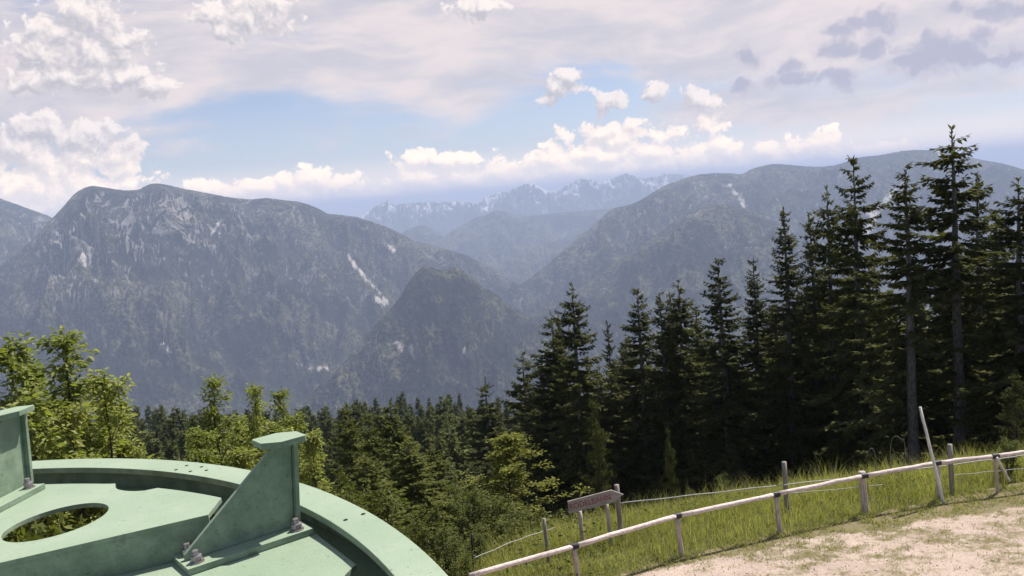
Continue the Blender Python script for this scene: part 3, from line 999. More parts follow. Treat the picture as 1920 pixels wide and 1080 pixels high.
tm = bpy.data.meshes.new_from_object(tob.evaluated_get(bpy.context.evaluated_depsgraph_get()))
bpy.data.objects.remove(tob)
tm.materials.clear()
xs = [v.co.x for v in tm.vertices]; wdt = max(xs) - min(xs); want = .84
for v in tm.vertices: v.co.x *= want / wdt
lt = link('lettering', tm, M['red_paint'], b_)
zs = .0155 if np.cross(bx, by)[1] < 0 else -.0155
lt.location = (.47, pl[0][1] * .5, zs)
for (x, y, x2, y2) in ((1087, 958, 1093, 1012), (1137, 944, 1146, 1006)):
    a, b = at_dist(x, y, DS + .05), at_dist(x2, y2, DS + .05)
    tube_obj('post', stick(b - (0, 0, .35), a, .042, .04, 8, .003, x), M['post_wood'], sign)


# ------------------------------------------------------------------ conifers
def kites(pos, d, nrm, ln, wd, fold=0.0):
    """leaf-sized kites: pos base, d direction, nrm up; returns V, T"""
    d = d / (np.linalg.norm(d, axis=1)[:, None] + 1e-9)
    s_ = np.cross(d, nrm); s_ /= np.linalg.norm(s_, axis=1)[:, None] + 1e-9
    up = np.cross(s_, d)
    ln = np.broadcast_to(ln, (len(pos),))[:, None]; wd = np.broadcast_to(wd, (len(pos),))[:, None]
    mid = pos + d * ln * .45
    f = up * wd * fold
    V = np.stack([pos, mid + s_ * wd * .5 + f, pos + d * ln, mid - s_ * wd * .5 + f], 1).reshape(-1, 3)
    b = 4 * np.arange(len(pos))[:, None]
    T = np.concatenate([b + [0, 1, 2], b + [0, 2, 3]], 0)
    return V, T


def spruce(seed, H, R, bare=.08, dens=1.0, droop=1.0, twig=.30, step=.40, ragged=.35, top_gap=0.0, low=False, bush=1.0, arms=(), open_front=0.0):
    """trunk mesh and crown mesh, base at the origin"""
    g_ = np.random.default_rng(seed)
    tr = Acc()
    k = 10 if not low else 5
    zz = np.linspace(0, 1, k)
    bend = np.cumsum(g_.normal(0, .012, (k, 2)), 0) * H * .12
    pts = np.stack([bend[:, 0] * zz, bend[:, 1] * zz, zz * H], 1); pts[0, 2] = -.6
    rad = (.0125 * H * (1 - zz) ** .85 + .012) * (1 + .35 * np.exp(-zz * 25))
    tr.add(*tube_arrays(pts, rad, 12 if not low else 5), tint=.5)
    cr = Acc()
    kp, kd, kn, kl, kw = [], [], [], [], []
    z = H * bare
    todo = []
    while z < H * .985:
        f = 1 - z / H                                  # 0 at the tip
        env = R * min(1.0, (f * 1.2) ** .80) * (1 - .25 * max(0, f - .75) / .25)
        nb = max(3, int(round((5 + 4 * min(1, f * 2.2)) * dens)))
        if f < .06: nb = 3
        if f < top_gap: nb = 0
        plan = [None] * nb
        for q in arms:
            if z <= q[0] * H < z + step * 1.3 and q not in todo:
                todo.append(q); plan.append(q)
        ph0 = g_.uniform(0, 6.28)
        for b, arm in enumerate(plan):
            if arm is None and g_.random() < .10 * (1 + ragged): continue
            ph = ph0 + 6.283 * b / max(nb, 1) + g_.normal(0, .28)
            L = env * max(.25, 1 + g_.normal(0, ragged * .62)) + .10
            if g_.random() < .05: L *= 1.35
            zb = z + g_.uniform(-1.0, 1.0) * step
            if zb < open_front * H and math.sin(ph) < -.25 and g_.random() < .93: continue
            if arm: zb, ph, L = arm[0] * H, arm[1], arm[2]
            c = np.array([np.interp(zb, pts[:, 2], pts[:, 0]), np.interp(zb, pts[:, 2], pts[:, 1]), zb])
            e0 = (.55 - 1.15 * min(1, f * 1.5)) + g_.normal(0, .10)      # up near the tip, hanging below
            if arm: e0 = arm[3]
            m_ = max(4, int(L / (.105 if not low else .30)))
            s_ = np.linspace(0, 1, m_)
            el_ = e0 - .35 * droop * s_ * (1 - s_) * 2 + .65 * s_ ** 2.2
            dr = L / (m_ - 1)
            rr_ = np.concatenate([[0], np.cumsum(np.cos(el_[:-1]) * dr)])
            hh = np.concatenate([[0], np.cumsum(np.sin(el_[:-1]) * dr)])
            wig = g_.normal(0, .05) * s_
            P = c + np.stack([np.cos(ph + wig) * rr_, np.sin(ph + wig) * rr_, hh], 1)
            if not low:
                cr.add(*tube_arrays(P[::2] if len(P) > 6 else P, np.linspace(.018 + .006 * L, .006, len(P[::2] if len(P) > 6 else P)), 3, False), tint=.1)
            out = np.array([math.cos(ph), math.sin(ph), 0.0]); sd_ = np.array([-math.sin(ph), math.cos(ph), 0.0])
            sel = s_ > .12
            Ps, ss_ = P[sel], s_[sel]
            n_ = len(Ps)
            for side in (-1, 1, 0):
                reps = 2
                for _ in range(reps):
                    tl = (twig * (1 - .45 * ss_) * (.55 + .45 * min(1, L))) * g_.uniform(.65, 1.35, n_) * bush
                    dirv_ = out * g_.uniform(.35, .9, n_)[:, None] + sd_ * (side * g_.uniform(.4, 1.0, n_))[:, None] + np.array([0, 0, 1]) * (-droop * g_.uniform(.05, .75, n_) + .28 * ss_)[:, None]
                    if side == 0: dirv_ = out * .6 + np.array([0, 0, -1.0]) * g_.uniform(.2, 1.0, n_)[:, None] * droop + sd_ * g_.normal(0, .3, n_)[:, None]
                    kp.append(Ps + g_.normal(0, .02, (n_, 3))); kd.append(dirv_)
                    kn.append(np.array([0, 0, 1.0]) + g_.normal(0, .45, (n_, 3)))
                    kl.append(tl); kw.append(tl * g_.uniform(.30, .52, n_) + .02)
            # tip
            kp.append(P[-1:]); kd.append((P[-1] - P[-2])[None]); kn.append(np.array([[0, 0, 1.0]])); kl.append(np.array([twig * .7])); kw.append(np.array([.07]))
        z += step * g_.uniform(.7, 1.3) * (1.0 if f > .25 else .62)
    # leader shoots
    for q in range(14 if not low else 5):
        a = g_.uniform(0, 6.28); zt = H * (1 - .055 * g_.random())
        tipx = np.array([np.interp(zt, pts[:, 2], pts[:, 0]), np.interp(zt, pts[:, 2], pts[:, 1]), zt])
        kp.append(tipx[None]); kd.append(np.array([[math.cos(a) * .5, math.sin(a) * .5, .9]])); kn.append(np.array([[0.1, .2, 1.0]])); kl.append(np.array([.26])); kw.append(np.array([.08]))
    V, T = kites(np.vstack(kp), np.vstack(kd), np.vstack(kn), np.concatenate(kl), np.concatenate(kw), .12)
    nk = len(V) // 4
    tint = np.repeat(np.clip(g_.normal(.42, .22, nk), 0, 1), 4)
    cr.add(V, None, T, tint)
    return tr.mesh('trunk', True), cr.mesh('crown')


TIP = {}


def tip_of(me):
    if me.name not in TIP:
        v = np.empty(len(me.vertices) * 3, np.float32); me.vertices.foreach_get('co', v); v = v.reshape(-1, 3)
        TIP[me.name] = tuple(float(q) for q in v[v[:, 2].argmax()])
    return TIP[me.name]


def place_tree(name, meshes, mats, loc, sx, sz, rz, label, cat, group=None, part_names=('trunk', 'crown')):
    tx, ty, _ = tip_of(meshes[1])                     # the tip, not the root, stands over the given spot
    loc = (loc[0] - sx * (tx * math.cos(rz) - ty * math.sin(rz)), loc[1] - sx * (tx * math.sin(rz) + ty * math.cos(rz)), loc[2])
    root = empty(name, loc, rz)
    root.scale = (sx, sx, sz)
    for nm, me, mm in zip(part_names, meshes, mats):
        link(nm, me, mm, root)
    tag(root, label, cat, group)
    return root


VAR = [spruce(101, 16, 2.0, .10, 1.0, 1.0), spruce(102, 16, 2.3, .14, .95, 1.1, .34, .46, .42), spruce(103, 16, 1.75, .08, 1.1, .9, .28, .38, .30), spruce(104, 16, 2.5, .22, .85, 1.2, .36, .52, .55),
       spruce(105, 16, 1.5, .06, 1.1, .9, .26, .40, .40), spruce(106, 16, 2.1, .12, 1.0, 1.1, .32, .42, .45), spruce(107, 16, 2.6, .30, .8, 1.1, .36, .55, .6),
       spruce(108, 16, 2.5, .30, .95, 1.15, .34, .46, .5, top_gap=.05, open_front=.56, arms=((.945, 0.0, .62, .15), (.948, 3.14, .55, .05), (.92, 3.3, 1.0, -.1), (.90, .2, .8, 0.0))),
       spruce(109, 16, 2.3, .18, .95, 1.2, .35, .48, .55, arms=((.855, -.1, 1.75, .25), (.72, 0.1, 2.3, .1), (.80, 3.0, 1.3, 0))),
       spruce(110, 16, 2.2, .20, .95, 1.25, .34, .46, .42, open_front=.60)]
NB = (M['bark'], M['needle'])
# picture position of the tip, distance, crown width factor, variant, label
FRONT = [
    (1028, 579, 47, 1.00, 1, 'dark spruce with a forked double tip at the left end of the tall row'),
    (1046, 590, 48.5, .75, 2, 'slim spruce crowding right behind the fork-tipped spruce at the row end'),
    (1071, 528, 44, .95, 5, 'pointed spruce with long ragged arms, tallest in the left part of the row'),
    (1137, 600, 50, .62, 4, 'very thin small spruce top in the gap right of the ragged-armed pointed spruce'),
    (1180, 538, 46, 1.05, 0, 'broad spruce with a rounded tip left of the cluster of three thin tips'),
    (1231, 545, 45, .80, 4, 'left one of three thin spruce tips standing close together mid row'),
    (1252, 541, 49, .75, 2, 'middle and faintest one of the three thin spruce tips mid row'),
    (1277, 522, 45, 1.00, 5, 'highest and right-hand one of the three spruce tips mid row'),
    (1308, 566, 48, .90, 2, 'short spruce tip in the dip left of the dense dark column spruce'),
    (1363, 482, 43, 1.05, 0, 'dense dark column-shaped spruce with a knobby tip in mid row'),
    (1415, 478, 48, .80, 2, 'slender spruce set back between two darker and wider spruces'),
    (1468, 386, 45, .95, 2, 'steep narrow spruce on the left flank of the tall right-hand group'),
    (1513, 396, 47, .85, 4, 'thin spruce between the steep narrow one and the pair of tall ones'),
    (1551, 345, 46, .90, 5, 'spruce leaning close to the left side of the very ragged tall spruce'),
    (1587, 290, 42, .88, 8, 'tall very ragged spruce with one long arm reaching out to the right'),
    (1640, 474, 47, .85, 6, 'lower spruce filling under the long arm of the ragged tall spruce'),
    (1712, 302, 36, .95, 9, 'tall spruce with layered drooping branches and a grey bare lower trunk'),
    (1776, 232, 37, 1.05, 7, 'tallest spruce of all, bare spire with two upturned arms and a pale trunk'),
    (1838, 318, 43, .80, 4, 'thin dark spruce spire right behind the tallest spruce'),
    (1876, 390, 46, .95, 0, 'low shadowy spruce between the thin dark spire and the right picture edge'),
    (1916, 330, 36, 1.00, 5, 'big spruce cut by the right edge with broad drooping arms'),
    (1975, 300, 37, 1.10, 6, 'spruce outside the edge reaching in with a few branch ends'),
    (908, 705, 62, 1.05, 1, 'dark pointed spruce standing alone above the distant treetops left of the row'),
]
for k, (x, y, D, wf_, v_, lab) in enumerate(FRONT):
    p = at_dist(x, y, D); gz = float(ground_z(p[0], p[1])) - .1
    h = p[2] - gz
    sx = wf_ * 1.24 * (.80 + .20 * h / 16)
    place_tree('spruce_tree', VAR[v_], NB, (p[0], p[1], gz), sx, h / tip_of(VAR[v_][1])[2], 0.0 if v_ > 6 else random.uniform(0, 6.28), lab, 'spruce', 'tall spruces at the meadow edge')
# the forest behind the front row
rg = np.random.default_rng(5)
n_back = 0
tips = sorted((f[0], f[1]) for f in FRONT)
for row in range(4):
    D0 = 50 + row * 9
    for x in np.arange(985 + 12 * row, 2080, 46):
        xx = x + rg.uniform(-16, 16)
        front_y = np.interp(xx, [1000, 1150, 1300, 1400, 1500, 1600, 1700, 1800, 1920, 2100], [650, 640, 610, 570, 500, 470, 520, 440, 470, 470])
        y = front_y + (rg.uniform(0, 70) if row < 2 else rg.uniform(40, 140))
        D = D0 + rg.uniform(-4, 4)
        p = at_dist(xx, y, D); gz = float(ground_z(p[0], p[1])) - .1
        h = p[2] - gz
        place_tree('spruce_tree', VAR[int(rg.integers(0, 7))], NB, (p[0], p[1], gz), rg.uniform(1.1, 1.4), h / 16.05, rg.uniform(0, 6.28),
                   'shadowy spruce standing deep in the wood behind the tall front row', 'spruce', 'spruces deep in the dark wood')
        n_back += 1

# distant forest of spruce tops below
FV = [spruce(201, 16, 2.5, .03, 1.1, 1.0, .66, .56, .28, low=True), spruce(202, 16, 2.1, .03, 1.1, .9, .62, .54, .3, low=True), spruce(203, 16, 2.8, .03, 1.1, 1.1, .70, .58, .3, low=True)]
NF = (M['bark'], M['needle_far'])
rg = np.random.default_rng(8)
rows = [(260, 768, 9, 19), (215, 775, 8, 20), (170, 786, 10, 24), (135, 800, 12, 28), (105, 818, 14, 36), (82, 842, 16, 46), (66, 872, 18, 60)]
for D0, yb, jit, dxp in rows:
    x = 130 + rg.uniform(0, 20)
    while x < 1010:
        xx = x + rg.uniform(-.3, .3) * dxp
        yy = yb + rg.normal(0, jit) - (8 if xx > 640 else 0) * (D0 > 100) - (12 * math.exp(-((xx - 830) / 130) ** 2))
        D = D0 * rg.uniform(.92, 1.08)
        p = at_dist(xx, yy, D); gz = float(ground_z(p[0], p[1])) - .2
        h = p[2] - gz
        x += dxp
        if h < 5 or h > 34: continue
        place_tree('spruce_tree', FV[int(rg.integers(0, 3))], NF, (p[0], p[1], gz), rg.uniform(.95, 1.35) * max(.8, h / 17), h / 16.05, rg.uniform(0, 6.28),
                   'small distant spruce in the sunlit forest down the slope', 'spruce', 'distant spruces down the slope')


# ------------------------------------------------------------------ broad-leaved trees and shrubs
def leafy(seed, H, R, leaf=.11, limbs=26, per=16, spires=1, top=.75, lev=.5, base=.12, flat=.55, profile=None, sprays=9, rag=(.6, 1.12)):
    """stems with limbs carrying sprays of leaves; base at the origin"""
    g_ = np.random.default_rng(seed)
    tr, cr = Acc(), Acc()
    kp, kd, kn, kl, kw, kt = [], [], [], [], [], []
    for sidx in range(spires):
        a0 = g_.uniform(0, 6.28); lean = (0 if spires == 1 else R * .55 * math.sqrt(g_.random()))
        Hs = H * (1 if sidx == 0 else g_.uniform(.72, .97))
        k = 9; zz = np.linspace(0, 1, k)
        px_ = np.stack([np.cos(a0) * lean * zz ** .8, np.sin(a0) * lean * zz ** .8, Hs * zz], 1)
        px_[1:, :2] += np.cumsum(g_.normal(0, .006 * H, (k - 1, 2)), 0)
        px_[0, 2] = -.4
        tr.add(*tube_arrays(px_, (.011 * H + .006) * (1 - zz) + .006, 7))
        nl = max(5, int(limbs / (1 if spires == 1 else spires ** .6)))
        for b in range(nl):
            f = base + (1 - base) * ((b + g_.random()) / nl) ** .78
            c = np.array([np.interp(f, zz, px_[:, q]) for q in range(3)])
            w_ = (profile(f) if profile else math.sqrt(max(0, 1 - ((f - .38) / .66) ** 2)))
            L = max(.12, R * w_ * g_.uniform(*rag) * (1 if spires == 1 else .62))
            ph = b * 2.4 + g_.normal(0, .4)
            e0 = lev + .5 * f + g_.normal(0, .15)
            m_ = 7; s_ = np.linspace(0, 1, m_)
            el_ = e0 - .5 * s_
            dr = L / (m_ - 1)
            rr_ = np.concatenate([[0], np.cumsum(np.cos(el_[:-1]) * dr)]); hh = np.concatenate([[0], np.cumsum(np.sin(el_[:-1]) * dr)])
            P = c + np.stack([np.cos(ph + .4 * s_ * g_.normal()) * rr_, np.sin(ph) * rr_, hh], 1)
            tr.add(*tube_arrays(P, np.linspace(.006 + .008 * L, .003, m_), 4, False))
            for q in range(sprays):
                u = g_.uniform(.25, 1.0) if q else 1.0
                sp0 = np.array([np.interp(u, s_, P[:, i_]) for i_ in range(3)]) + g_.normal(0, .10 * L ** .5 * .8, 3) * (1 if q else .2)
                n_ = int(per * g_.uniform(.5, 1.3)) // 2 + 2
                ang = g_.uniform(0, 6.28, n_)
                tilt = g_.normal(-.15, .30, n_)
                dd = np.stack([np.cos(ang), np.sin(ang), tilt], 1)
                off = dd * g_.uniform(.0, 1.1, n_)[:, None] * leaf + g_.normal(0, leaf * .25, (n_, 3))
                ln = leaf * g_.uniform(.6, 1.3, n_)
                kp.append(sp0 + off); kd.append(dd); kl.append(ln); kw.append(ln * g_.uniform(.42, .62, n_))
                kn.append(np.array([0, 0, 1.0]) + g_.normal(0, flat, (n_, 3)))
                kt.append(np.clip(g_.normal(.45, .12) + g_.normal(0, .16, n_), 0, 1))
        # leaves on the leader
        n_ = per * 2
        f = 1 - .16 * g_.random(n_) ** 1.3
        c = np.stack([np.interp(f, zz, px_[:, q]) for q in range(3)], 1)
        ang = g_.uniform(0, 6.28, n_)
        dd = np.stack([np.cos(ang), np.sin(ang), g_.uniform(-.1, .7, n_)], 1)
        ln = leaf * g_.uniform(.6, 1.3, n_)
        kp.append(c); kd.append(dd); kl.append(ln); kw.append(ln * .5); kn.append(np.array([0, 0, 1.0]) + g_.normal(0, flat, (n_, 3))); kt.append(np.clip(g_.normal(.5, .18, n_), 0, 1))
    V, T = kites(np.vstack(kp), np.vstack(kd), np.vstack(kn), np.concatenate(kl), np.concatenate(kw), .18)
    cr.add(V, None, T, np.repeat(np.concatenate(kt), 4))
    return tr.mesh('trunk', True), cr.mesh('crown')


def plant(name, x, y, D, meshes, H, wpx, R, mats, label, cat, group=None, rz=None, zoff=0.0):
    """tip at picture point x, y at distance D; wpx half-width in picture points"""
    p = at_dist(x, y, D); gz = float(ground_z(p[0], p[1])) + zoff - .05
    h = p[2] - gz
    sx = wpx / F * D / R * (1.3 if 'spruce' not in name and 'larch' not in name else 1.1)
    return place_tree(name, meshes, mats, (p[0], p[1], gz), sx, h / tip_of(meshes[1])[2], random.uniform(0, 6.28) if rz is None else rz, label, cat, group)


LM = (M['twig'], M['leaf']); LM2 = (M['twig'], M['leaf_mid']); BM = (M['twig'], M['beech']); DM = (M['twig'], M['leaf_shaded']); LA = (M['bark'], M['larch'])
cone = lambda f: .24 + .92 * max(0, 1 - f) ** .55
MAPLE = [leafy(301, 6, 1.6, .105, 56, 20, 4, flat=.36, sprays=17, profile=cone), leafy(302, 6, 1.4, .105, 52, 20, 3, flat=.38, sprays=16, profile=cone), leafy(303, 6, 1.0, .105, 38, 18, 1, flat=.36, sprays=12, profile=cone)]
BEECH = [leafy(311, 5, 1.5, .11, 70, 18, 1, flat=.5, lev=.55, base=.05, sprays=12, profile=lambda f: (1 - f) ** .6 * 1.2 + .05, rag=(.35, 1.45)), leafy(312, 5, 1.5, .10, 44, 16, 2, flat=.5, lev=.5, base=.08, sprays=9, rag=(.3, 1.4))]
SHRUB = [leafy(321, 2, .9, .075, 26, 12, 5, flat=.6, base=.05, sprays=9), leafy(322, 2, 1.0, .09, 24, 12, 6, flat=.6, base=.05, sprays=8), leafy(323, 2, .8, .06, 26, 14, 7, flat=.7, base=.05, sprays=9)]
LARCH = [spruce(401, 10, 1.9, .03, 1.0, .7, .30, .34, .45), spruce(402, 10, 1.7, .03, 1.05, .6, .28, .32, .5)]

# left tree: several crowns filling the left edge
plant('leafy_tree', 88, 612, 11.5, MAPLE[2], 6, 95, 1.0, LM, 'bright leafy tree with an upright twiggy top at the left edge', 'tree', 'young maples behind the wheel')
plant('leafy_tree', 18, 622, 12.2, MAPLE[1], 6, 120, 1.4, LM, 'leafy tree cut by the left picture edge beside the upright twiggy top', 'tree', 'young maples behind the wheel')
plant('leafy_tree', 168, 690, 11.0, MAPLE[0], 6, 125, 1.6, LM, 'wide yellow-green leafy tree spilling down behind the green rim at left', 'tree', 'young maples behind the wheel')
plant('leafy_tree', 40, 725, 10.2, MAPLE[0], 6, 150, 1.6, LM, 'low dense leafy tree right behind the left bracket', 'tree', 'young maples behind the wheel')
plant('leafy_tree', 290, 850, 10.5, MAPLE[2], 6, 60, 1.0, LM, 'small leafy top just peeping over the rim between the two brackets', 'tree', 'young maples behind the wheel')
for x, y, D, v_, w_, lab in ((110, 735, 12.0, 0, 120, 'leafy tree filling the middle of the mass at the left edge'), (200, 765, 12.6, 1, 80, 'leafy tree on the right flank of the mass at the left edge'),
                            (60, 668, 12.8, 1, 110, 'leafy tree behind the upright twiggy one at the left edge'), (225, 825, 11.2, 0, 75, 'lowest leafy tree at the right end of the left mass, touching the rim'),
                            (440, 775, 14.2, 0, 85, 'leafy tree between the bent spire and the tufted middle spire'), (555, 770, 14.0, 1, 80, 'leafy tree filling in right of the thin darker spire'), (315, 880, 11.5, 0, 60, 'leafy sprig low over the rim beside the small leafy top')):
    plant('leafy_tree', x, y, D, MAPLE[v_], 6, w_, (1.6, 1.4)[v_], LM, lab, 'tree', 'young maples behind the wheel')
# middle trees with three leafy spires
plant('leafy_tree', 400, 700, 13.5, MAPLE[2], 6, 54, 1.0, LM, 'leafy tree whose tallest spire bends to the left above the far forest', 'tree', 'young maples behind the wheel')
plant('leafy_tree', 468, 717, 13.2, MAPLE[2], 6, 44, 1.0, LM, 'leafy tree with a small tufted middle spire over the bracket', 'tree', 'young maples behind the wheel')
plant('leafy_tree', 530, 722, 13.8, MAPLE[2], 6, 46, 1.0, LM2, 'leafy tree with a thin darker right-hand spire above the cap plate', 'tree', 'young maples behind the wheel')
plant('leafy_tree', 360, 800, 12.5, MAPLE[0], 6, 85, 1.6, LM, 'low leafy tree left below the bent spire', 'tree', 'young maples behind the wheel')
plant('leafy_tree', 590, 800, 12.3, MAPLE[1], 6, 75, 1.4, LM, 'leafy tree with bright hanging leaf tiers right of the large bracket', 'tree', 'young maples behind the wheel')
plant('leafy_tree', 500, 790, 12.2, MAPLE[0], 6, 100, 1.6, LM, 'dense leafy tree directly behind the large bracket', 'tree', 'young maples behind the wheel')
# olive conifers
plant('larch_tree', 652, 755, 30, LARCH[0], 10, 62, 1.9, LA, 'olive young larch with a dark pointed tip right of the leafy trees', 'larch')
plant('larch_tree', 735, 745, 27, LARCH[1], 10, 70, 1.7, LA, 'tall olive larch with thin half-bare top twigs', 'larch')
plant('larch_tree', 700, 770, 33, LARCH[0], 10, 60, 1.9, LA, 'olive larch squeezed between the dark-tipped and the bare-topped larch', 'larch')
plant('larch_tree', 805, 835, 26, LARCH[1], 10, 62, 1.7, LA, 'short olive larch right of the bare-topped one', 'larch')
plant('larch_tree', 760, 815, 23, LARCH[0], 10, 85, 1.9, LA, 'broad low olive larch above the lower rim', 'larch')
plant('larch_tree', 680, 850, 21, LARCH[1], 10, 80, 1.7, LA, 'low olive larch touching the outer rim right of the leafy trees', 'larch')
plant('beech_tree', 950, 815, 24, BEECH[0], 5, 78, 1.5, BM, 'bright yellow-green bushy young beech left of the arrow sign', 'tree')
# undergrowth shrubs
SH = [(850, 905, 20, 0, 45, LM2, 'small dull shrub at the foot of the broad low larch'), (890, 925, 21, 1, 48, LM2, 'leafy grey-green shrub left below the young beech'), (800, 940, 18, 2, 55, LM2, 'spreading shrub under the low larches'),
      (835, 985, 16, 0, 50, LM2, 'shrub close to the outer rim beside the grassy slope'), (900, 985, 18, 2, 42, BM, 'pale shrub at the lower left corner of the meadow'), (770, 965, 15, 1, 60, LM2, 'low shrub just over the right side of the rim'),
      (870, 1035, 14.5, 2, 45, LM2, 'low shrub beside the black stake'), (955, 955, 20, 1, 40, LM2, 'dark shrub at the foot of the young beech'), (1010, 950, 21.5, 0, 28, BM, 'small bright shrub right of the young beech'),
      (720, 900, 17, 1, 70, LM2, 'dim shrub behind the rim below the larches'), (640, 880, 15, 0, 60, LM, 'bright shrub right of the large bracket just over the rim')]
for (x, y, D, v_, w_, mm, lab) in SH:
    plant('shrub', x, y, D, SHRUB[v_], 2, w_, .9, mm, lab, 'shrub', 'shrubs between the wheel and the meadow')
# the ground below the wheel, seen through its round opening
for (x, y, D, v_, w_, lab) in ((120, 960, 8.6, 1, 120, 'shrub seen through the round opening of the wheel plate'), (40, 985, 8.0, 0, 110, 'shrub below the wheel at the left side of the round opening'), (200, 940, 9.4, 2, 120, 'shrub under the green rim behind the round opening')):
    plant('shrub', x, y, D, SHRUB[v_], 2, w_, .9, LM, lab, 'shrub', 'shrubs below the wheel')
# trees at the wood's edge on the right
plant('shrub', 1352, 888, 23, SHRUB[0], 2, 20, .9, BM, 'small bright sapling in front of the dark wood behind the rail', 'shrub')
plant('shrub', 1908, 824, 21.8, SHRUB[1], 2, 24, .9, (M['twig'], M['dry']), 'dry red-brown bush at the right edge above the fence', 'shrub')
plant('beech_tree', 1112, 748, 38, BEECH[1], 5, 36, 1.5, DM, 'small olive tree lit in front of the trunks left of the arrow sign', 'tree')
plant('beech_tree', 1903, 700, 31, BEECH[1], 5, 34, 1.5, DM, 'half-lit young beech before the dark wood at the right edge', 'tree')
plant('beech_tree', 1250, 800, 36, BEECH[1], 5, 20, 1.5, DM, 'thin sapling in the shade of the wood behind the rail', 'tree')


canes = empty('dry_canes', tuple(on_z(1640, 888)))
tag(canes, 'thin arching dry canes against the dark wood behind the rail', 'shrub')
cb = on_z(1640, 888)
for k, (x0, x1, top, bx_, drop) in enumerate(((1622, 1652, 838, 1646, 25), (1650, 1692, 822, 1672, 4), (1690, 1703, 845, 1684, 22), (1668, 1676, 852, 1668, 10), (1700, 1692, 828, 1700, 2))):
    D = 21.2 + .1 * k
    a = at_dist(bx_, 892, D); b = at_dist((x0 + x1) / 2, top, D); c = at_dist(x0 if k == 0 else x1, top + drop, D)
    u = np.linspace(0, 1, 14)[:, None]
    P = (1 - u) ** 2 * a + 2 * u * (1 - u) * (b + (b - (a + c) / 2) * .8) + u ** 2 * c
    V, Q, T = tube_arrays(P - cb, np.linspace(.008, .004, 14), 5)
    link('cane', np_mesh('cane', V, Q, T, True), M['grey_wood'], canes)


# ------------------------------------------------------------------ grass and herbs
def blades(n, xr, sr, hmin, hmax, seed, wd=.012, mask=None, clump=.0):
    g_ = np.random.default_rng(seed)
    x = g_.uniform(*xr, n)
    lo = road_y(x) + .05
    y = lo + (g_.random(n) ** .9) * (18.3 + .17 * np.clip(x, 0, 99) + 1.2 * np.clip(x, -99, 0) + sr - lo)
    if mask is not None:
        k = mask(x, y, g_); x, y = x[k], y[k]
    z = ground_z(x, y)
    m_ = len(x)
    hh = g_.uniform(hmin, hmax, m_) * (.35 + 1.15 * np.clip(.5 + .95 * fbm(x * 1.3, y * 1.3, 4, 33), 0, 1)) * sstep(-.1, .6, y - road_y(x) + .25)
    a = g_.uniform(0, 6.28, m_); ln = hh * g_.uniform(.1, .75, m_)
    dx_, dy_ = np.cos(a) * ln, np.sin(a) * ln
    b = g_.uniform(0, 6.28, m_); wx, wy = np.cos(b) * wd / 2, np.sin(b) * wd / 2
    V = np.stack([np.stack([x - wx, y - wy, z - .03], 1), np.stack([x + wx, y + wy, z - .03], 1),
                  np.stack([x + dx_ * .35 + wx * .8, y + dy_ * .35 + wy * .8, z + hh * .6], 1), np.stack([x + dx_ * .35 - wx * .8, y + dy_ * .35 - wy * .8, z + hh * .6], 1),
                  np.stack([x + dx_, y + dy_, z + hh], 1)], 1).reshape(-1, 3)
    o = 5 * np.arange(m_)[:, None]
    Q = o + [0, 1, 2, 3]; T = o + [3, 2, 4]
    tint = np.clip(.45 + .35 * fbm(x * .6, y * .6, 3, 44) + g_.normal(0, .2, m_), 0, 1)
    return V, Q, T, np.repeat(tint, 5)


ac = Acc()
V, Q, T, ti = blades(110000, (-6, 17), 5.0, .12, .36, 1, .010); ac.add(V, Q, T, ti)
V, Q, T, ti = blades(7000, (-6, 17), 5.0, .4, .72, 2, .007); ac.add(V, Q, T, ti * .6 + .4)
tag(link('meadow_grass', ac.mesh('meadow_grass'), M['grass']), 'tall green meadow grass between the track and the wood', 'grass', kind='stuff')
# trodden short grass at the edge and in patches on the gravel
g_ = np.random.default_rng(6)
n = 90000
x = g_.uniform(.5, 18, n); y = road_y(x) - g_.random(n) ** 1.3 * 5.5
k = g_.random(n) < np.clip((patchiness(x, y) - .28) * 1.7, 0, 1) * np.clip(.2 + 1.6 * (fbm(x * 2.6, y * 3.2, 3, 91) + .25), 0, 1); x, y = x[k], y[k]; m_ = len(x)
hh = g_.uniform(.015, .06, m_) * (1 + 1.2 * sstep(1.2, .1, road_y(x) - y)); a = g_.uniform(0, 6.28, m_)
zz = np.full(m_, .012)
wx, wy = np.cos(a) * .007, np.sin(a) * .007
b = g_.uniform(0, 6.28, m_)
V = np.stack([np.stack([x - wx, y - wy, zz], 1), np.stack([x + wx, y + wy, zz], 1), np.stack([x + np.cos(b) * hh, y + np.sin(b) * hh, zz + hh], 1)], 1).reshape(-1, 3)
ac = Acc(); ac.add(V, None, (3 * np.arange(m_)[:, None] + [0, 1, 2]), np.repeat(np.clip(g_.normal(.45, .25, m_), 0, 1), 3))
tag(link('trodden_grass', ac.mesh('trodden_grass'), M['grass']), 'short trodden grass in patches on the pale gravel', 'grass', kind='stuff')
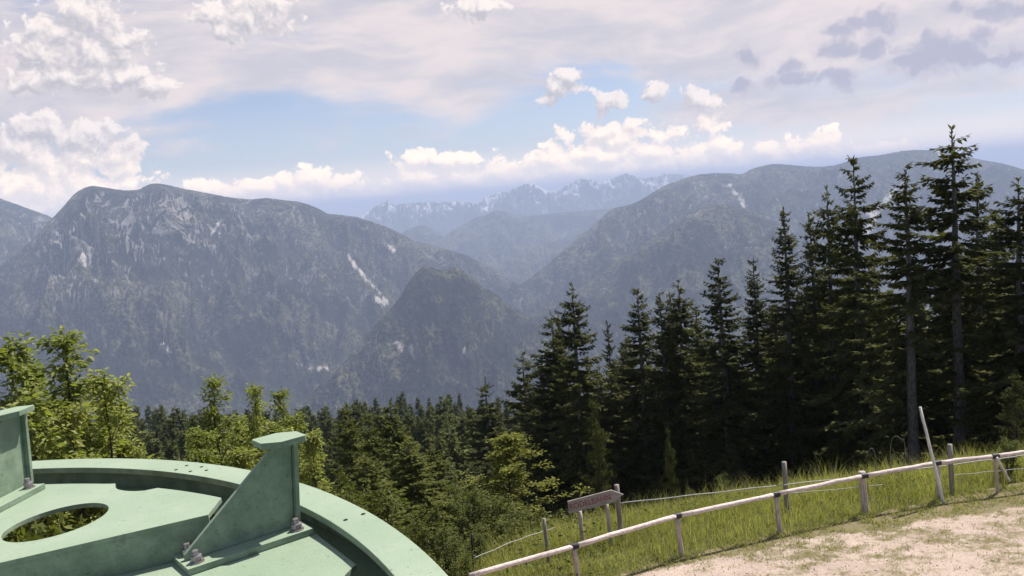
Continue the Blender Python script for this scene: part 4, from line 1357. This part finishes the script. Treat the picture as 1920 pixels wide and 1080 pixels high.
# leafy herbs and low undergrowth
g_ = np.random.default_rng(16)
n = 52000
x = g_.uniform(-14, 17, n)
ye = 18.3 + .17 * np.clip(x, 0, 99) + 1.2 * np.clip(x, -99, 0)
y = np.where(x > 1.5, road_y(x) + .1 + g_.random(n) * 7, np.minimum(road_y(x), ye) - 1.5 + g_.random(n) * 13)
y = np.where(x < -3, 3 + g_.random(n) * 22, y)
den = np.clip(.5 + 1.3 * fbm(x * .55, y * .55, 3, 66), 0, 1)
k = g_.random(n) < np.where(x > 1.5, den * .85, .45 + .55 * den); x, y, den = x[k], y[k], den[k]
m_ = len(x); z = ground_z(x, y) + g_.random(m_) ** .8 * np.where(x > 1.5, .35, .75) * (.3 + .7 * den) * sstep(-.05, .7, np.where(x > 1.5, y - road_y(x), 1))
a = g_.uniform(0, 6.28, m_)
ln = g_.uniform(.04, .12, m_) * np.where(x > 1.5, .8, 1.15)
V, T = kites(np.stack([x, y, z], 1), np.stack([np.cos(a), np.sin(a), g_.normal(.1, .4, m_)], 1), np.array([0, 0, 1.0]) + g_.normal(0, .5, (m_, 3)), ln, ln * .5, .15)
ac = Acc(); ac.add(V, None, T, np.repeat(np.clip(g_.normal(.4, .22, m_), 0, 1), 4))
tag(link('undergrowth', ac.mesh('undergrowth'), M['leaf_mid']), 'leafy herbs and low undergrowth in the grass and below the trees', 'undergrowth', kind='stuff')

# loose stones on the gravel
g_ = np.random.default_rng(26)
n = 7000
x = g_.uniform(.5, 14, n); y = road_y(x) - .05 - g_.random(n) * 6.5
r = .006 + .016 * g_.random(n) ** 3
base = np.array([(1, 0, 0), (0, 1, 0), (-1, 0, 0), (0, -1, 0), (.1, .1, .8), (0, 0, -.5)])
V = base[None] * g_.uniform(.6, 1.3, (n, 6, 1)) * r[:, None, None]
a = g_.uniform(0, 6.28, n)
V = np.stack([V[..., 0] * np.cos(a)[:, None] - V[..., 1] * np.sin(a)[:, None], V[..., 0] * np.sin(a)[:, None] + V[..., 1] * np.cos(a)[:, None], V[..., 2]], -1)
V += np.stack([x, y, np.full(n, .016)], -1)[:, None]
T = (6 * np.arange(n)[:, None, None] + np.array([(0, 1, 4), (1, 2, 4), (2, 3, 4), (3, 0, 4), (1, 0, 5), (2, 1, 5), (3, 2, 5), (0, 3, 5)])[None]).reshape(-1, 3)
ac = Acc(); ac.add(V.reshape(-1, 3), None, T)
M['stone'] = wood('stone', (.22, .18, .16), (.52, .45, .40), (1, 1, 1), 9)
tag(link('loose_stones', ac.mesh('loose_stones'), M['stone']), 'small loose stones scattered over the gravel', 'stones', kind='stuff')
